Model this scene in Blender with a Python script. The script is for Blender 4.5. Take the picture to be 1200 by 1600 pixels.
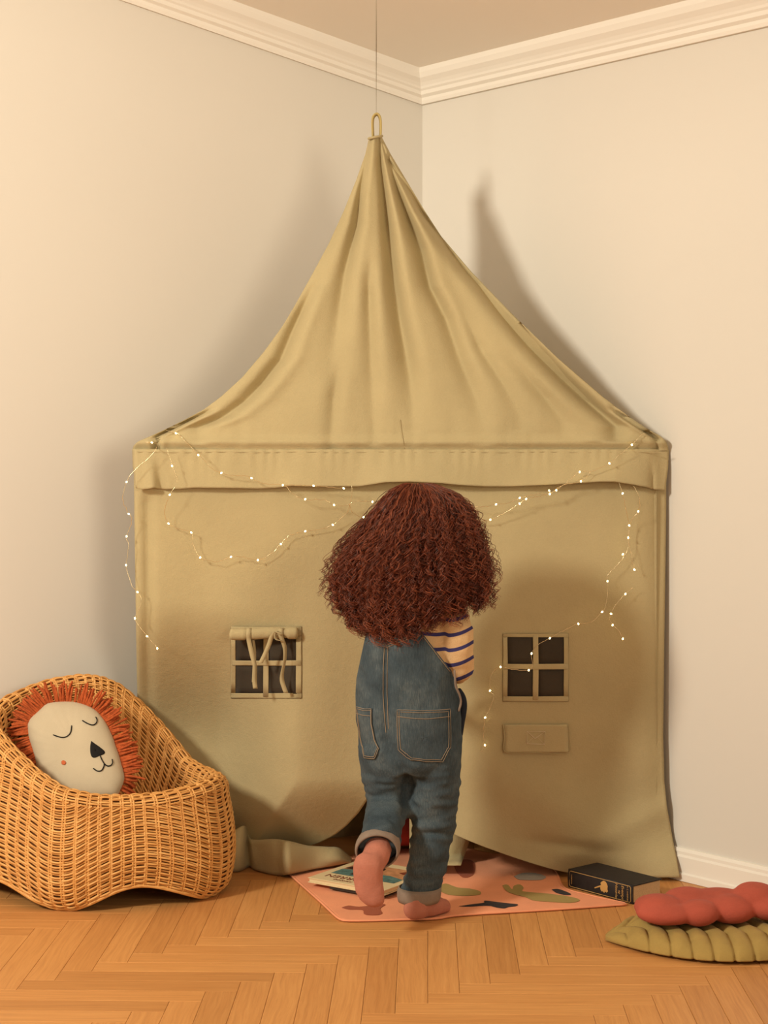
import bpy, bmesh, math, random
import numpy as np
from mathutils import Vector, Matrix, noise
from mathutils.bvhtree import BVHTree

random.seed(7)
rng = np.random.default_rng(7)
for o in list(bpy.data.objects):
    bpy.data.objects.remove(o, do_unlink=True)
scene = bpy.context.scene
COL = scene.collection

# ------------------------------------------------------------------ camera
F, EYE, HOR = 2700.0, 1.2, 699.0          # focal length in pixels, eye height, horizon row (1200x1600)
cam_d = bpy.data.cameras.new('camera')
cam_d.sensor_fit = 'VERTICAL'
cam_d.sensor_height = 36.0
cam_d.sensor_width = 27.0
cam_d.lens = 36.0 * F / 1600.0
cam_d.shift_y = -(800.0 - HOR) / 1600.0
cam_d.clip_start = 0.05
cam = bpy.data.objects.new('camera', cam_d)
cam.location = (0, 0, EYE)
cam.rotation_euler = (math.pi / 2, 0, 0)
COL.objects.link(cam)
scene.camera = cam

# ------------------------------------------------------------------ light
world = bpy.data.worlds.new('world')
scene.world = world
world.use_nodes = True
bg = world.node_tree.nodes['Background']
bg.inputs['Color'].default_value = (1.0, 0.84, 0.60, 1)
bg.inputs['Strength'].default_value = 0.50


def area(name, loc, target, size, power, color, spread=math.pi):
    d = bpy.data.lights.new(name, 'AREA')
    d.shape = 'DISK'
    d.size = size
    d.energy = power
    d.spread = spread
    d.color = color
    o = bpy.data.objects.new(name, d)
    o.location = loc
    o.rotation_euler = (Vector(target) - Vector(loc)).to_track_quat('-Z', 'Y').to_euler()
    COL.objects.link(o)
    return o


area('key_lamp', (-3.75, 0.65, 3.42), (0.1, 4.7, 0.9), 0.85, 252, (1.0, 0.93, 0.76))
area('wall_fill', (1.9, 0.4, 1.9), (-1.5, 4.5, 1.75), 1.6, 11.5, (1.0, 0.87, 0.65), math.radians(62))  # unseen fill added to brighten the left wall and ceiling

vs = scene.view_settings
vs.view_transform = 'Standard'
vs.look = 'None'
vs.gamma = 1.0
vs.use_curve_mapping = False
vs.exposure = 0.0


# ------------------------------------------------------------------ helpers
def P(px, py, d):
    return Vector(((px - 600.0) * d / F, d, EYE - (py - HOR) * d / F))


def G(px, py, z=0.0):
    d = F * (EYE - z) / (py - HOR)
    return Vector(((px - 600.0) * d / F, d, z))


def lin(r, g, b):
    f = lambda c: (c / 255.0) / 12.92 if c <= 10.3 else (((c / 255.0) + 0.055) / 1.055) ** 2.4
    return (f(r), f(g), f(b), 1.0)


def sst(a, b, x):
    t = np.clip((np.asarray(x, float) - a) / (b - a), 0, 1)
    return t * t * (3 - 2 * t)


def interp(tab, x):
    tab = sorted(tab)
    return np.interp(x, [t[0] for t in tab], [t[1] for t in tab])


def smooth_interp(tab, n):
    """Catmull-Rom resample of a polyline to n points."""
    pts = np.array([list(p) for p in tab], float)
    seg = np.r_[0, np.cumsum(np.linalg.norm(np.diff(pts, axis=0), axis=1) + 1e-9)]
    out = []
    for s in np.linspace(0, seg[-1], n):
        i = int(np.clip(np.searchsorted(seg, s) - 1, 0, len(pts) - 2))
        t = (s - seg[i]) / (seg[i + 1] - seg[i])
        p0 = pts[max(i - 1, 0)]; p1 = pts[i]; p2 = pts[i + 1]; p3 = pts[min(i + 2, len(pts) - 1)]
        out.append(0.5 * ((2 * p1) + (-p0 + p2) * t + (2 * p0 - 5 * p1 + 4 * p2 - p3) * t * t
                          + (-p0 + 3 * p1 - 3 * p2 + p3) * t ** 3))
    return np.array(out)


def empty(name, loc=(0, 0, 0)):
    o = bpy.data.objects.new(name, None)
    o.location = loc
    o.empty_display_size = 0.05
    COL.objects.link(o)
    return o


def tag(o, label=None, cat=None, group=None, kind=None):
    if label: o['label'] = label
    if cat: o['category'] = cat
    if group: o['group'] = group
    if kind: o['kind'] = kind
    return o


def attach(o, parent):
    if parent is not None:
        o.parent = parent
        o.matrix_parent_inverse = Matrix.Translation(-world_loc(parent))


def world_loc(o):
    v = Vector((0, 0, 0))
    while o is not None:
        v = v + Vector(o.location)
        if o.parent is not None:
            v = v + o.matrix_parent_inverse.translation
        o = o.parent
    return v


def link_mesh(name, me, mat, parent=None, smooth=True):
    if mat is not None and not me.materials:
        me.materials.append(mat)
    if smooth:
        me.polygons.foreach_set('use_smooth', np.ones(len(me.polygons), bool))
    o = bpy.data.objects.new(name, me)
    COL.objects.link(o)
    attach(o, parent)
    return o


def npmesh(name, V, Fq, mat, parent=None, smooth=True):
    V = np.asarray(V, np.float32).reshape(-1, 3)
    Fq = np.asarray(Fq, np.int32)
    k = Fq.shape[1]
    me = bpy.data.meshes.new(name)
    me.vertices.add(len(V)); me.vertices.foreach_set('co', V.ravel())
    me.loops.add(Fq.size); me.loops.foreach_set('vertex_index', Fq.ravel())
    me.polygons.add(len(Fq))
    me.polygons.foreach_set('loop_start', np.arange(0, Fq.size, k, dtype=np.int32))
    me.update(calc_edges=True)
    me.validate()
    return link_mesh(name, me, mat, parent, smooth)


def pymesh(name, verts, faces, mat, parent=None, smooth=False):
    me = bpy.data.meshes.new(name)
    me.from_pydata([tuple(v) for v in verts], [], [tuple(f) for f in faces])
    me.update()
    return link_mesh(name, me, mat, parent, smooth)


def grid_faces(nr, nc, wrap=False):
    r = np.arange(nr - 1)[:, None]
    c = np.arange(nc if wrap else nc - 1)[None, :]
    c2 = (c + 1) % nc
    a = r * nc + c; b = r * nc + c2; d = (r + 1) * nc + c; e = (r + 1) * nc + c2
    return np.stack([a, b, e, d], -1).reshape(-1, 4)


def grid(name, A, mat, parent=None, wrap=False, thick=0.0, smooth=True, offset=0.0):
    A = np.asarray(A, float)
    o = npmesh(name, A.reshape(-1, 3), grid_faces(A.shape[0], A.shape[1], wrap), mat, parent, smooth)
    if thick:
        m = o.modifiers.new('thickness', 'SOLIDIFY'); m.thickness = thick; m.offset = offset
    return o


def tube_arrays(paths, rad, sides=5, flat=1.0):
    """paths (S,N,3), rad (S,N) or scalar -> V, F (quads, ends open but tapered)."""
    paths = np.asarray(paths, float)
    if paths.ndim == 2: paths = paths[None]
    S, N, _ = paths.shape
    rad = np.broadcast_to(np.asarray(rad, float), (S, N))
    T = np.gradient(paths, axis=1)
    T /= np.linalg.norm(T, axis=2, keepdims=True) + 1e-12
    ref = np.where(np.abs(T[:, 0, 2:3]) > 0.8, np.array([[1.0, 0, 0]]), np.array([[0, 0, 1.0]]))
    U = np.zeros_like(T)
    u = np.cross(T[:, 0], ref); u /= np.linalg.norm(u, axis=1, keepdims=True) + 1e-12
    U[:, 0] = u
    for i in range(1, N):
        u = U[:, i - 1] - (U[:, i - 1] * T[:, i]).sum(1, keepdims=True) * T[:, i]
        u /= np.linalg.norm(u, axis=1, keepdims=True) + 1e-12
        U[:, i] = u
    W = np.cross(T, U)
    a = np.arange(sides) * 2 * math.pi / sides
    V = paths[:, :, None, :] + rad[:, :, None, None] * (
        np.cos(a)[None, None, :, None] * U[:, :, None, :] + flat * np.sin(a)[None, None, :, None] * W[:, :, None, :])
    base = grid_faces(N, sides, True)
    Fq = (base[None] + (np.arange(S) * N * sides)[:, None, None]).reshape(-1, 4)
    return V.reshape(-1, 3), Fq


def tubes(name, paths, rad, mat, parent=None, sides=6):
    """list of (N,3) paths of any length -> one mesh"""
    Vs, Fs, off = [], [], 0
    for p in paths:
        p = np.array([list(q) for q in p], float)
        N = len(p)
        r = np.full((1, N), rad)
        r[0, 0] *= 0.3; r[0, -1] *= 0.3
        V, Fq = tube_arrays(p[None], r, sides)
        Vs.append(V); Fs.append(Fq + off); off += len(V)
    return npmesh(name, np.vstack(Vs), np.vstack(Fs), mat, parent)


def box_vf(c, ex, ey, ez):
    c, ex, ey, ez = Vector(c), Vector(ex), Vector(ey), Vector(ez)
    v = [c + a * ex + b * ey + k * ez for k in (-1, 1) for b in (-1, 1) for a in (-1, 1)]
    f = [(0, 2, 3, 1), (4, 5, 7, 6), (0, 1, 5, 4), (2, 6, 7, 3), (0, 4, 6, 2), (1, 3, 7, 5)]
    return v, f


def fix_normals(o):
    bm = bmesh.new(); bm.from_mesh(o.data)
    bmesh.ops.recalc_face_normals(bm, faces=bm.faces)
    bm.to_mesh(o.data); bm.free()
    return o


def box(name, c, ex, ey, ez, mat, parent=None, bevel=0.0):
    v, f = box_vf(c, ex, ey, ez)
    o = fix_normals(pymesh(name, v, f, mat, parent))
    if bevel:
        m = o.modifiers.new('bevel', 'BEVEL'); m.width = bevel; m.segments = 2
    return o


def bake(o):
    dg = bpy.context.evaluated_depsgraph_get()
    dg.update()
    return bpy.data.meshes.new_from_object(o.evaluated_get(dg))


def remeshed(name, bm, voxel, mat, parent=None, smooth_it=4, fn=None):
    me = bpy.data.meshes.new(name + '_src')
    bm.to_mesh(me); bm.free()
    tmp = bpy.data.objects.new(name + '_src', me)
    COL.objects.link(tmp)
    m = tmp.modifiers.new('r', 'REMESH'); m.mode = 'VOXEL'; m.voxel_size = voxel
    if smooth_it:
        s = tmp.modifiers.new('s', 'SMOOTH'); s.iterations = smooth_it; s.factor = 0.5
    out = bake(tmp)
    bpy.data.objects.remove(tmp, do_unlink=True)
    bpy.data.meshes.remove(me)
    out.name = name
    if fn:
        n = len(out.vertices)
        co = np.zeros(n * 3); out.vertices.foreach_get('co', co)
        no = np.zeros(n * 3); out.vertices.foreach_get('normal', no)
        co = fn(co.reshape(-1, 3), no.reshape(-1, 3))
        out.vertices.foreach_set('co', np.asarray(co, np.float32).ravel())
        out.update()
    return link_mesh(name, out, mat, parent)


def add_ell(bm, c, r, rot=None, seg=20):
    M = Matrix.Translation(Vector(c))
    if rot is not None: M = M @ rot
    M = M @ Matrix.Diagonal((r[0], r[1], r[2], 1.0))
    bmesh.ops.create_uvsphere(bm, u_segments=seg, v_segments=max(8, seg // 2), radius=1.0, matrix=M)


def add_limb(bm, pts):
    """pts: list of (Vector, radius): tapered capsule chain"""
    for (p, r) in pts: add_ell(bm, p, (r, r, r), seg=14)
    for (p0, r0), (p1, r1) in zip(pts[:-1], pts[1:]):
        p0, p1 = Vector(p0), Vector(p1)
        L = (p1 - p0).length
        if L < 1e-6: continue
        M = Matrix.Translation((p0 + p1) / 2) @ (p1 - p0).to_track_quat('Z', 'Y').to_matrix().to_4x4()
        bmesh.ops.create_cone(bm, cap_ends=True, segments=14, radius1=r0, radius2=r1, depth=L, matrix=M)


def add_loft(bm, rings, n=32, cap=True):
    """rings: (center, ax, ay)"""
    rows = []
    for c, ax, ay in rings:
        c, ax, ay = Vector(c), Vector(ax), Vector(ay)
        rows.append([bm.verts.new(c + math.cos(2 * math.pi * i / n) * ax + math.sin(2 * math.pi * i / n) * ay) for i in range(n)])
    for a, b in zip(rows[:-1], rows[1:]):
        for i in range(n):
            bm.faces.new((a[i], a[(i + 1) % n], b[(i + 1) % n], b[i]))
    if cap:
        bm.faces.new(list(reversed(rows[0]))); bm.faces.new(rows[-1])


def noise_arr(co, scale, seed=0.0):
    return np.array([noise.noise(Vector((p[0] * scale + seed, p[1] * scale, p[2] * scale))) for p in co])


# ------------------------------------------------------------------ materials
def nodes_of(name):
    m = bpy.data.materials.new(name)
    m.use_nodes = True
    nt = m.node_tree
    b = nt.nodes['Principled BSDF']
    return m, nt, b


def mix_col(nt, a, b, fac, mode='MIX'):
    n = nt.nodes.new('ShaderNodeMix'); n.data_type = 'RGBA'; n.blend_type = mode
    if isinstance(fac, (int, float)): n.inputs[0].default_value = fac
    else: nt.links.new(fac, n.inputs[0])
    for s, v in ((6, a), (7, b)):
        if isinstance(v, tuple): n.inputs[s].default_value = v
        else: nt.links.new(v, n.inputs[s])
    return n.outputs[2]


def math_n(nt, op, a, b=None):
    n = nt.nodes.new('ShaderNodeMath'); n.operation = op
    for i, v in enumerate((a, b)):
        if v is None: continue
        if isinstance(v, (int, float)): n.inputs[i].default_value = v
        else: nt.links.new(v, n.inputs[i])
    return n.outputs[0]


def noise_n(nt, vec, scale, detail=3.0, rough=0.55):
    n = nt.nodes.new('ShaderNodeTexNoise')
    n.inputs['Scale'].default_value = scale
    n.inputs['Detail'].default_value = detail
    n.inputs['Roughness'].default_value = rough
    if vec is not None: nt.links.new(vec, n.inputs['Vector'])
    return n.outputs['Fac']


def ramp_n(nt, fac, stops):
    n = nt.nodes.new('ShaderNodeValToRGB')
    e = n.color_ramp.elements
    while len(e) < len(stops): e.new(0.5)
    for el, (p, c) in zip(e, stops):
        el.position = p; el.color = c
    nt.links.new(fac, n.inputs[0])
    return n.outputs[0]


def coord(nt, which='Object'):
    return nt.nodes.new('ShaderNodeTexCoord').outputs[which]


def mapped(nt, vec, scale):
    n = nt.nodes.new('ShaderNodeMapping')
    n.inputs['Scale'].default_value = scale
    nt.links.new(vec, n.inputs['Vector'])
    return n.outputs[0]


def bump(nt, b, height, strength, dist=0.002):
    n = nt.nodes.new('ShaderNodeBump')
    n.inputs['Strength'].default_value = strength
    n.inputs['Distance'].default_value = dist
    nt.links.new(height, n.inputs['Height'])
    nt.links.new(n.outputs[0], b.inputs['Normal'])


def plain(name, c, rough=0.7, metal=0.0, var=0.0, scale=20.0, spec=0.3):
    m, nt, b = nodes_of(name)
    b.inputs['Roughness'].default_value = rough
    b.inputs['Metallic'].default_value = metal
    b.inputs['Specular IOR Level'].default_value = spec
    if var:
        f = noise_n(nt, coord(nt), scale)
        dark = tuple(x * (1 - var) for x in c[:3]) + (1,)
        light = tuple(min(1, x * (1 + var)) for x in c[:3]) + (1,)
        nt.links.new(ramp_n(nt, f, [(0.3, dark), (0.7, light)]), b.inputs['Base Color'])
    else:
        b.inputs['Base Color'].default_value = c
    return m


def fabric(name, c, weave=900.0, var=0.10, rough=0.95, bumpy=0.35, blotch=6.0, crumple=0.0):
    m, nt, b = nodes_of(name)
    co = coord(nt)
    f1 = noise_n(nt, co, blotch, 4)
    f2 = noise_n(nt, mapped(nt, co, (weave, weave, weave * 0.25)), 1.0, 1)
    f3 = noise_n(nt, mapped(nt, co, (weave * 0.25, weave * 0.25, weave)), 1.0, 1)
    w = math_n(nt, 'ADD', f2, f3)
    fac = math_n(nt, 'ADD', math_n(nt, 'MULTIPLY', f1, 0.6), math_n(nt, 'MULTIPLY', w, 0.2))
    dark = tuple(x * (1 - var) for x in c[:3]) + (1,)
    light = tuple(min(1, x * (1 + var)) for x in c[:3]) + (1,)
    nt.links.new(ramp_n(nt, fac, [(0.3, dark), (0.7, light)]), b.inputs['Base Color'])
    b.inputs['Roughness'].default_value = rough
    b.inputs['Specular IOR Level'].default_value = 0.12
    b.inputs['Sheen Weight'].default_value = 0.05
    if crumple:
        cr = math_n(nt, 'ADD', noise_n(nt, mapped(nt, co, (1, 1, 0.45)), 16, 4, 0.5), noise_n(nt, co, 60, 3))
        w = math_n(nt, 'ADD', math_n(nt, 'MULTIPLY', w, 0.2), math_n(nt, 'MULTIPLY', cr, crumple))
        bump(nt, b, w, bumpy, 0.006)
    else:
        bump(nt, b, w, bumpy, 0.0012)
    return m


def wall_mat(name, c):
    m, nt, b = nodes_of(name)
    co = coord(nt)
    f = noise_n(nt, co, 1.3, 3)
    nt.links.new(ramp_n(nt, f, [(0.3, tuple(x * 0.985 for x in c[:3]) + (1,)), (0.7, c)]), b.inputs['Base Color'])
    b.inputs['Roughness'].default_value = 0.75
    b.inputs['Specular IOR Level'].default_value = 0.15
    bump(nt, b, noise_n(nt, co, 180, 3), 0.12, 0.001)
    return m


M = {}
M['wall'] = wall_mat('painted wall', (0.725, 0.692, 0.64, 1))
M['ceiling'] = wall_mat('painted ceiling', (0.93, 0.885, 0.82, 1))
M['trim'] = wall_mat('painted trim', (0.86, 0.82, 0.76, 1))
M['tent'] = fabric('olive canvas', (0.47, 0.385, 0.215, 1), 700, 0.08, 0.95, 0.45, 5, 0.45)
M['tent_seam'] = fabric('olive canvas tape', (0.48, 0.39, 0.22, 1), 700, 0.06)
M['seam_dark'] = plain('olive seam thread', (0.20, 0.15, 0.075, 1), 0.9)
M['mesh'] = fabric('dark window mesh', (0.060, 0.047, 0.034, 1), 1200, 0.2, 0.9)
M['cotton_thread'] = plain('pale thread', (0.70, 0.58, 0.40, 1), 0.9)
M['loop'] = fabric('tan webbing', (0.52, 0.40, 0.16, 1), 1200, 0.1)
M['cord'] = plain('brown cord', (0.16, 0.11, 0.06, 1), 0.8)
M['metal_wire'] = plain('fine silver wire', (0.95, 0.80, 0.52, 1), 0.25, 0.9)
M['wicker_gap_shade'] = plain('painted wicker gap shade', (0.10, 0.035, 0.010, 1), 0.9)  # shade between the strands, put into the colour
M['black_thread'] = plain('black embroidery', (0.008, 0.007, 0.007, 1), 0.8)
M['linen'] = fabric('cream linen', (0.54, 0.455, 0.325, 1), 1100, 0.07, 0.95, 0.3, 14)
M['cheek'] = plain('rust print', (0.55, 0.13, 0.05, 1), 0.9)
M['yarn'] = plain('rust yarn', (0.42, 0.085, 0.022, 1), 0.95, 0, 0.3, 160)
M['mat'] = fabric('salmon quilt', (0.86, 0.35, 0.19, 1), 900, 0.08, 0.95, 0.4, 10)
M['app_green'] = fabric('olive applique', (0.36, 0.26, 0.085, 1), 900, 0.12)
M['app_dark'] = fabric('charcoal applique', (0.030, 0.024, 0.026, 1), 900, 0.12)
M['app_grey'] = fabric('grey applique', (0.36, 0.33, 0.30, 1), 900, 0.12)
M['app_rust'] = fabric('rust applique', (0.36, 0.095, 0.045, 1), 900, 0.12)
M['app_sand'] = fabric('sand applique', (0.55, 0.33, 0.13, 1), 900, 0.12)
M['red'] = fabric('brick red velour', (0.43, 0.092, 0.060, 1), 700, 0.12, 0.95, 0.35, 18)
M['leaf'] = fabric('moss cotton', (0.385, 0.262, 0.082, 1), 700, 0.10, 0.9, 0.4, 18)
M['paper'] = plain('page block', (0.62, 0.45, 0.27, 1), 0.9, 0, 0.1, 300)
M['book_black'] = plain('black book cloth', (0.022, 0.018, 0.018, 1), 0.6, 0, 0.2, 60)
M['book_brown'] = plain('dark brown book cloth', (0.055, 0.036, 0.026, 1), 0.7, 0, 0.2, 60)
M['gold'] = plain('gold foil', (0.66, 0.40, 0.14, 1), 0.45, 0.3)
M['cream_cover'] = plain('cream cover', (0.74, 0.60, 0.36, 1), 0.55)
M['teal'] = plain('teal print', (0.10, 0.20, 0.19, 1), 0.5, 0, 0.5, 60)
M['print_dark'] = plain('dark print', (0.045, 0.022, 0.016, 1), 0.5)
M['print_red'] = plain('brown red print', (0.20, 0.045, 0.022, 1), 0.5)
M['print_peach'] = plain('peach print', (0.55, 0.27, 0.13, 1), 0.5, 0, 0.25, 50)
M['sock'] = fabric('dusty pink knit', (0.46, 0.175, 0.12, 1), 500, 0.1, 0.95, 0.5, 30)
M['skin'] = plain('skin', (0.60, 0.34, 0.23, 1), 0.55)
M['eye'] = plain('eye', (0.05, 0.03, 0.02, 1), 0.2)
M['cuff'] = fabric('turned denim inside', (0.25, 0.19, 0.15, 1), 900, 0.15, 0.95, 0.4, 40)
M['stitch'] = plain('denim stitching', (0.30, 0.225, 0.155, 1), 0.9)
M['navy'] = plain('painted opening shade', (0.012, 0.016, 0.026, 1), 0.9)  # shade inside the side opening, painted as near-black navy


def emissive(name, c, s):
    m, nt, b = nodes_of(name)
    b.inputs['Base Color'].default_value = c
    b.inputs['Emission Color'].default_value = c
    b.inputs['Emission Strength'].default_value = s
    return m


M['led'] = emissive('warm led', (1.0, 0.80, 0.36, 1), 9.0)


def denim():
    m, nt, b = nodes_of('washed denim')
    co = coord(nt)
    big = noise_n(nt, co, 9, 4)
    streak = noise_n(nt, mapped(nt, co, (420, 420, 60)), 1.0, 3)
    twill = noise_n(nt, mapped(nt, co, (900, 900, 900)), 1.0, 1)
    fac = math_n(nt, 'ADD', math_n(nt, 'MULTIPLY', big, 0.55),
                 math_n(nt, 'ADD', math_n(nt, 'MULTIPLY', streak, 0.30), math_n(nt, 'MULTIPLY', twill, 0.15)))
    nt.links.new(ramp_n(nt, fac, [(0.30, (0.022, 0.034, 0.046, 1)), (0.50, (0.060, 0.082, 0.098, 1)), (0.70, (0.15, 0.175, 0.18, 1))]),
                 b.inputs['Base Color'])
    b.inputs['Roughness'].default_value = 0.9
    b.inputs['Specular IOR Level'].default_value = 0.15
    bump(nt, b, streak, 0.4, 0.0015)
    return m


def wicker_mat():
    m, nt, b = nodes_of('honey wicker')
    co = coord(nt)
    f = noise_n(nt, co, 30, 3)
    g = nt.nodes.new('ShaderNodeNewGeometry').outputs['Random Per Island']
    fac = math_n(nt, 'ADD', math_n(nt, 'MULTIPLY', f, 0.6), math_n(nt, 'MULTIPLY', g, 0.4))
    nt.links.new(ramp_n(nt, fac, [(0.2, (0.52, 0.235, 0.062, 1)), (0.5, (0.70, 0.345, 0.100, 1)), (0.8, (0.82, 0.47, 0.165, 1))]),
                 b.inputs['Base Color'])
    b.inputs['Roughness'].default_value = 0.5
    b.inputs['Specular IOR Level'].default_value = 0.35
    return m


def hair_mat():
    m, nt, b = nodes_of('auburn hair')
    g0 = nt.nodes.new('ShaderNodeNewGeometry').outputs['Random Per Island']
    ta = nt.nodes.new('ShaderNodeAttribute'); ta.attribute_name = 'tone'
    g = math_n(nt, 'ADD', math_n(nt, 'MULTIPLY', g0, 0.35), math_n(nt, 'MULTIPLY', ta.outputs['Fac'], 0.65))
    nt.links.new(ramp_n(nt, g, [(0.0, (0.035, 0.0100, 0.0050, 1)), (0.5, (0.15, 0.030, 0.013, 1)), (1.0, (0.34, 0.090, 0.038, 1))]),
                 b.inputs['Base Color'])
    b.inputs['Roughness'].default_value = 0.38
    b.inputs['Specular IOR Level'].default_value = 0.4
    return m


def wood_mat():
    m, nt, b = nodes_of('oak parquet')
    uv = coord(nt, 'UV')
    info = nt.nodes.new('ShaderNodeObjectInfo').outputs['Random']
    isl = nt.nodes.new('ShaderNodeNewGeometry').outputs['Random Per Island']
    r = math_n(nt, 'FRACT', math_n(nt, 'ADD', info, isl))
    r2 = math_n(nt, 'FRACT', math_n(nt, 'MULTIPLY', r, 17.31))
    off = nt.nodes.new('ShaderNodeCombineXYZ')
    nt.links.new(math_n(nt, 'MULTIPLY', r, 37.0), off.inputs[0])
    nt.links.new(math_n(nt, 'MULTIPLY', r2, 11.0), off.inputs[1])
    add = nt.nodes.new('ShaderNodeVectorMath'); add.operation = 'ADD'
    nt.links.new(uv, add.inputs[0]); nt.links.new(off.outputs[0], add.inputs[1])
    warp = noise_n(nt, mapped(nt, add.outputs[0], (3, 9, 1)), 1.0, 2)
    comb = nt.nodes.new('ShaderNodeCombineXYZ')
    nt.links.new(math_n(nt, 'MULTIPLY', warp, 0.035), comb.inputs[1])
    add2 = nt.nodes.new('ShaderNodeVectorMath'); add2.operation = 'ADD'
    nt.links.new(add.outputs[0], add2.inputs[0]); nt.links.new(comb.outputs[0], add2.inputs[1])
    g1 = noise_n(nt, mapped(nt, add2.outputs[0], (4, 120, 1)), 1.0, 4, 0.6)
    g2 = noise_n(nt, mapped(nt, add2.outputs[0], (14, 700, 1)), 1.0, 3, 0.6)
    fac = math_n(nt, 'ADD', math_n(nt, 'MULTIPLY', g1, 0.65), math_n(nt, 'MULTIPLY', g2, 0.35))
    c = ramp_n(nt, fac, [(0.30, (0.47, 0.205, 0.064, 1)), (0.50, (0.59, 0.275, 0.090, 1)), (0.70, (0.67, 0.335, 0.118, 1))])
    tint = ramp_n(nt, r2, [(0.0, (0.88, 0.85, 0.81, 1)), (0.35, (1.0, 0.98, 0.95, 1)), (1.0, (1.08, 1.10, 1.10, 1))])
    nt.links.new(mix_col(nt, c, tint, 1.0, 'MULTIPLY'), b.inputs['Base Color'])
    b.inputs['Roughness'].default_value = 0.42
    b.inputs['Specular IOR Level'].default_value = 0.35
    bump(nt, b, g2, 0.06, 0.001)
    return m


def stripe_mat():
    m, nt, b = nodes_of('striped jersey')
    at = nt.nodes.new('ShaderNodeAttribute'); at.attribute_name = 'stripe'
    f = math_n(nt, 'FRACT', at.outputs['Fac'])
    s = math_n(nt, 'LESS_THAN', f, 0.25)
    w = noise_n(nt, coord(nt), 500, 2)
    base = ramp_n(nt, w, [(0.3, (0.56, 0.36, 0.185, 1)), (0.7, (0.66, 0.44, 0.24, 1))])
    nt.links.new(mix_col(nt, base, (0.045, 0.040, 0.13, 1), s), b.inputs['Base Color'])
    b.inputs['Roughness'].default_value = 0.95
    b.inputs['Specular IOR Level'].default_value = 0.1
    bump(nt, b, w, 0.2, 0.001)
    return m


M['denim'] = denim(); M['wicker'] = wicker_mat(); M['hair'] = hair_mat(); M['wood'] = wood_mat(); M['stripe'] = stripe_mat()
M['hair_gap_shade'] = plain('painted hair gap shade', (0.030, 0.0055, 0.003, 1), 0.8, 0, 0.4, 60)  # shade inside the hair, painted as a darker colour

# ================================================================== ROOM
CORNER = G(660, 1274.6)
C2 = Vector((CORNER.x, CORNER.y))
dirR = Vector((2361 - 60, -F)).normalized()                  # right wall, towards the camera
dirL = Vector((-(4423 + 60), -F)).normalized()               # left wall, towards the camera
nR = Vector((-F, -(2361 - 60))).normalized()
nL = Vector((F, -(4423 + 60))).normalized()
CEIL = 2.4126
RISE = 0.191                                                  # the ceiling climbs along the left wall
WL, WR = 4.2, 4.2


def ceil_z(x, y):
    q = Vector((x, y)) - C2
    return CEIL + q.dot(nR) * RISE / abs(dirL.dot(nR))


def wall(name, d, n, L):
    t = 0.12
    a0 = C2 - d * 0.12; a1 = C2 + d * L
    b0 = a0 - n * t; b1 = a1 - n * t
    v = []
    for p in (a0, a1, b1, b0):
        v.append((p.x, p.y, -0.05))
    for p in (a0, a1, b1, b0):
        v.append((p.x, p.y, ceil_z(p.x, p.y) + 0.02))
    f = [(0, 1, 5, 4), (1, 2, 6, 5), (2, 3, 7, 6), (3, 0, 4, 7), (0, 3, 2, 1), (4, 5, 6, 7)]
    return tag(fix_normals(pymesh(name, v, f, M['wall'])), kind='structure')


wall('wall_left', dirL, nL, WL)
wall('wall_right', dirR, nR, WR)
# ceiling slab
qs = [C2 - (nL + nR) * 0.1, C2 + dirR * WR, C2 + dirR * WR + dirL * WL, C2 + dirL * WL]
vb = [(q.x, q.y, ceil_z(q.x, q.y)) for q in qs] + [(q.x, q.y, ceil_z(q.x, q.y) + 0.1) for q in qs]
fb = [(0, 1, 2, 3), (4, 7, 6, 5), (0, 4, 5, 1), (1, 5, 6, 2), (2, 6, 7, 3), (3, 7, 4, 0)]
tag(fix_normals(pymesh('ceiling', vb, fb, M['ceiling'])), kind='structure')


def mitre(a, n1, n2):
    det = n1.x * n2.y - n1.y * n2.x
    return C2 + Vector(((a * n2.y - a * n1.y) / det, (n1.x * a - n2.x * a) / det))


def moulding(name, prof, d, n, L, top):
    """prof: (offset from wall, height) with height relative to floor, or to the ceiling line when top"""
    rows = []
    for s in (0, L):
        row = []
        for a, h in prof:
            p = mitre(a, nL, nR) if s == 0 else C2 + d * L + n * a
            z = (ceil_z(*(C2 if s == 0 else C2 + d * L)) + h) if top else h
            row.append((p.x, p.y, z))
        rows.append(row)
    k = len(prof)
    v = rows[0] + rows[1]
    f = [(i, (i + 1) % k, k + (i + 1) % k, k + i) for i in range(k)]
    f += [tuple(range(k)), tuple(range(2 * k - 1, k - 1, -1))]
    o = fix_normals(pymesh(name, v, f, M['trim']))
    return tag(o, kind='structure')


corn = [(-0.01, 0.02), (-0.01, -0.098), (0.010, -0.098), (0.013, -0.088), (0.013, -0.078), (0.022, -0.070), (0.023, -0.058),
        (0.028, -0.052), (0.030, -0.045), (0.036, -0.035), (0.047, -0.022), (0.052, -0.006), (0.052, 0.02)]
moulding('trim_1', corn, dirL, nL, WL, True)
moulding('trim_2', corn, dirR, nR, WR, True)
base = [(-0.01, 0.001), (0.022, 0.001), (0.022, 0.020), (0.016, 0.024), (0.016, 0.066), (0.012, 0.072), (0.012, 0.080), (0.006, 0.088), (-0.01, 0.088)]
moulding('baseboard_left', base, dirL, nL, WL, False)
moulding('baseboard_right', base, dirR, nR, WR, False)

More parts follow.
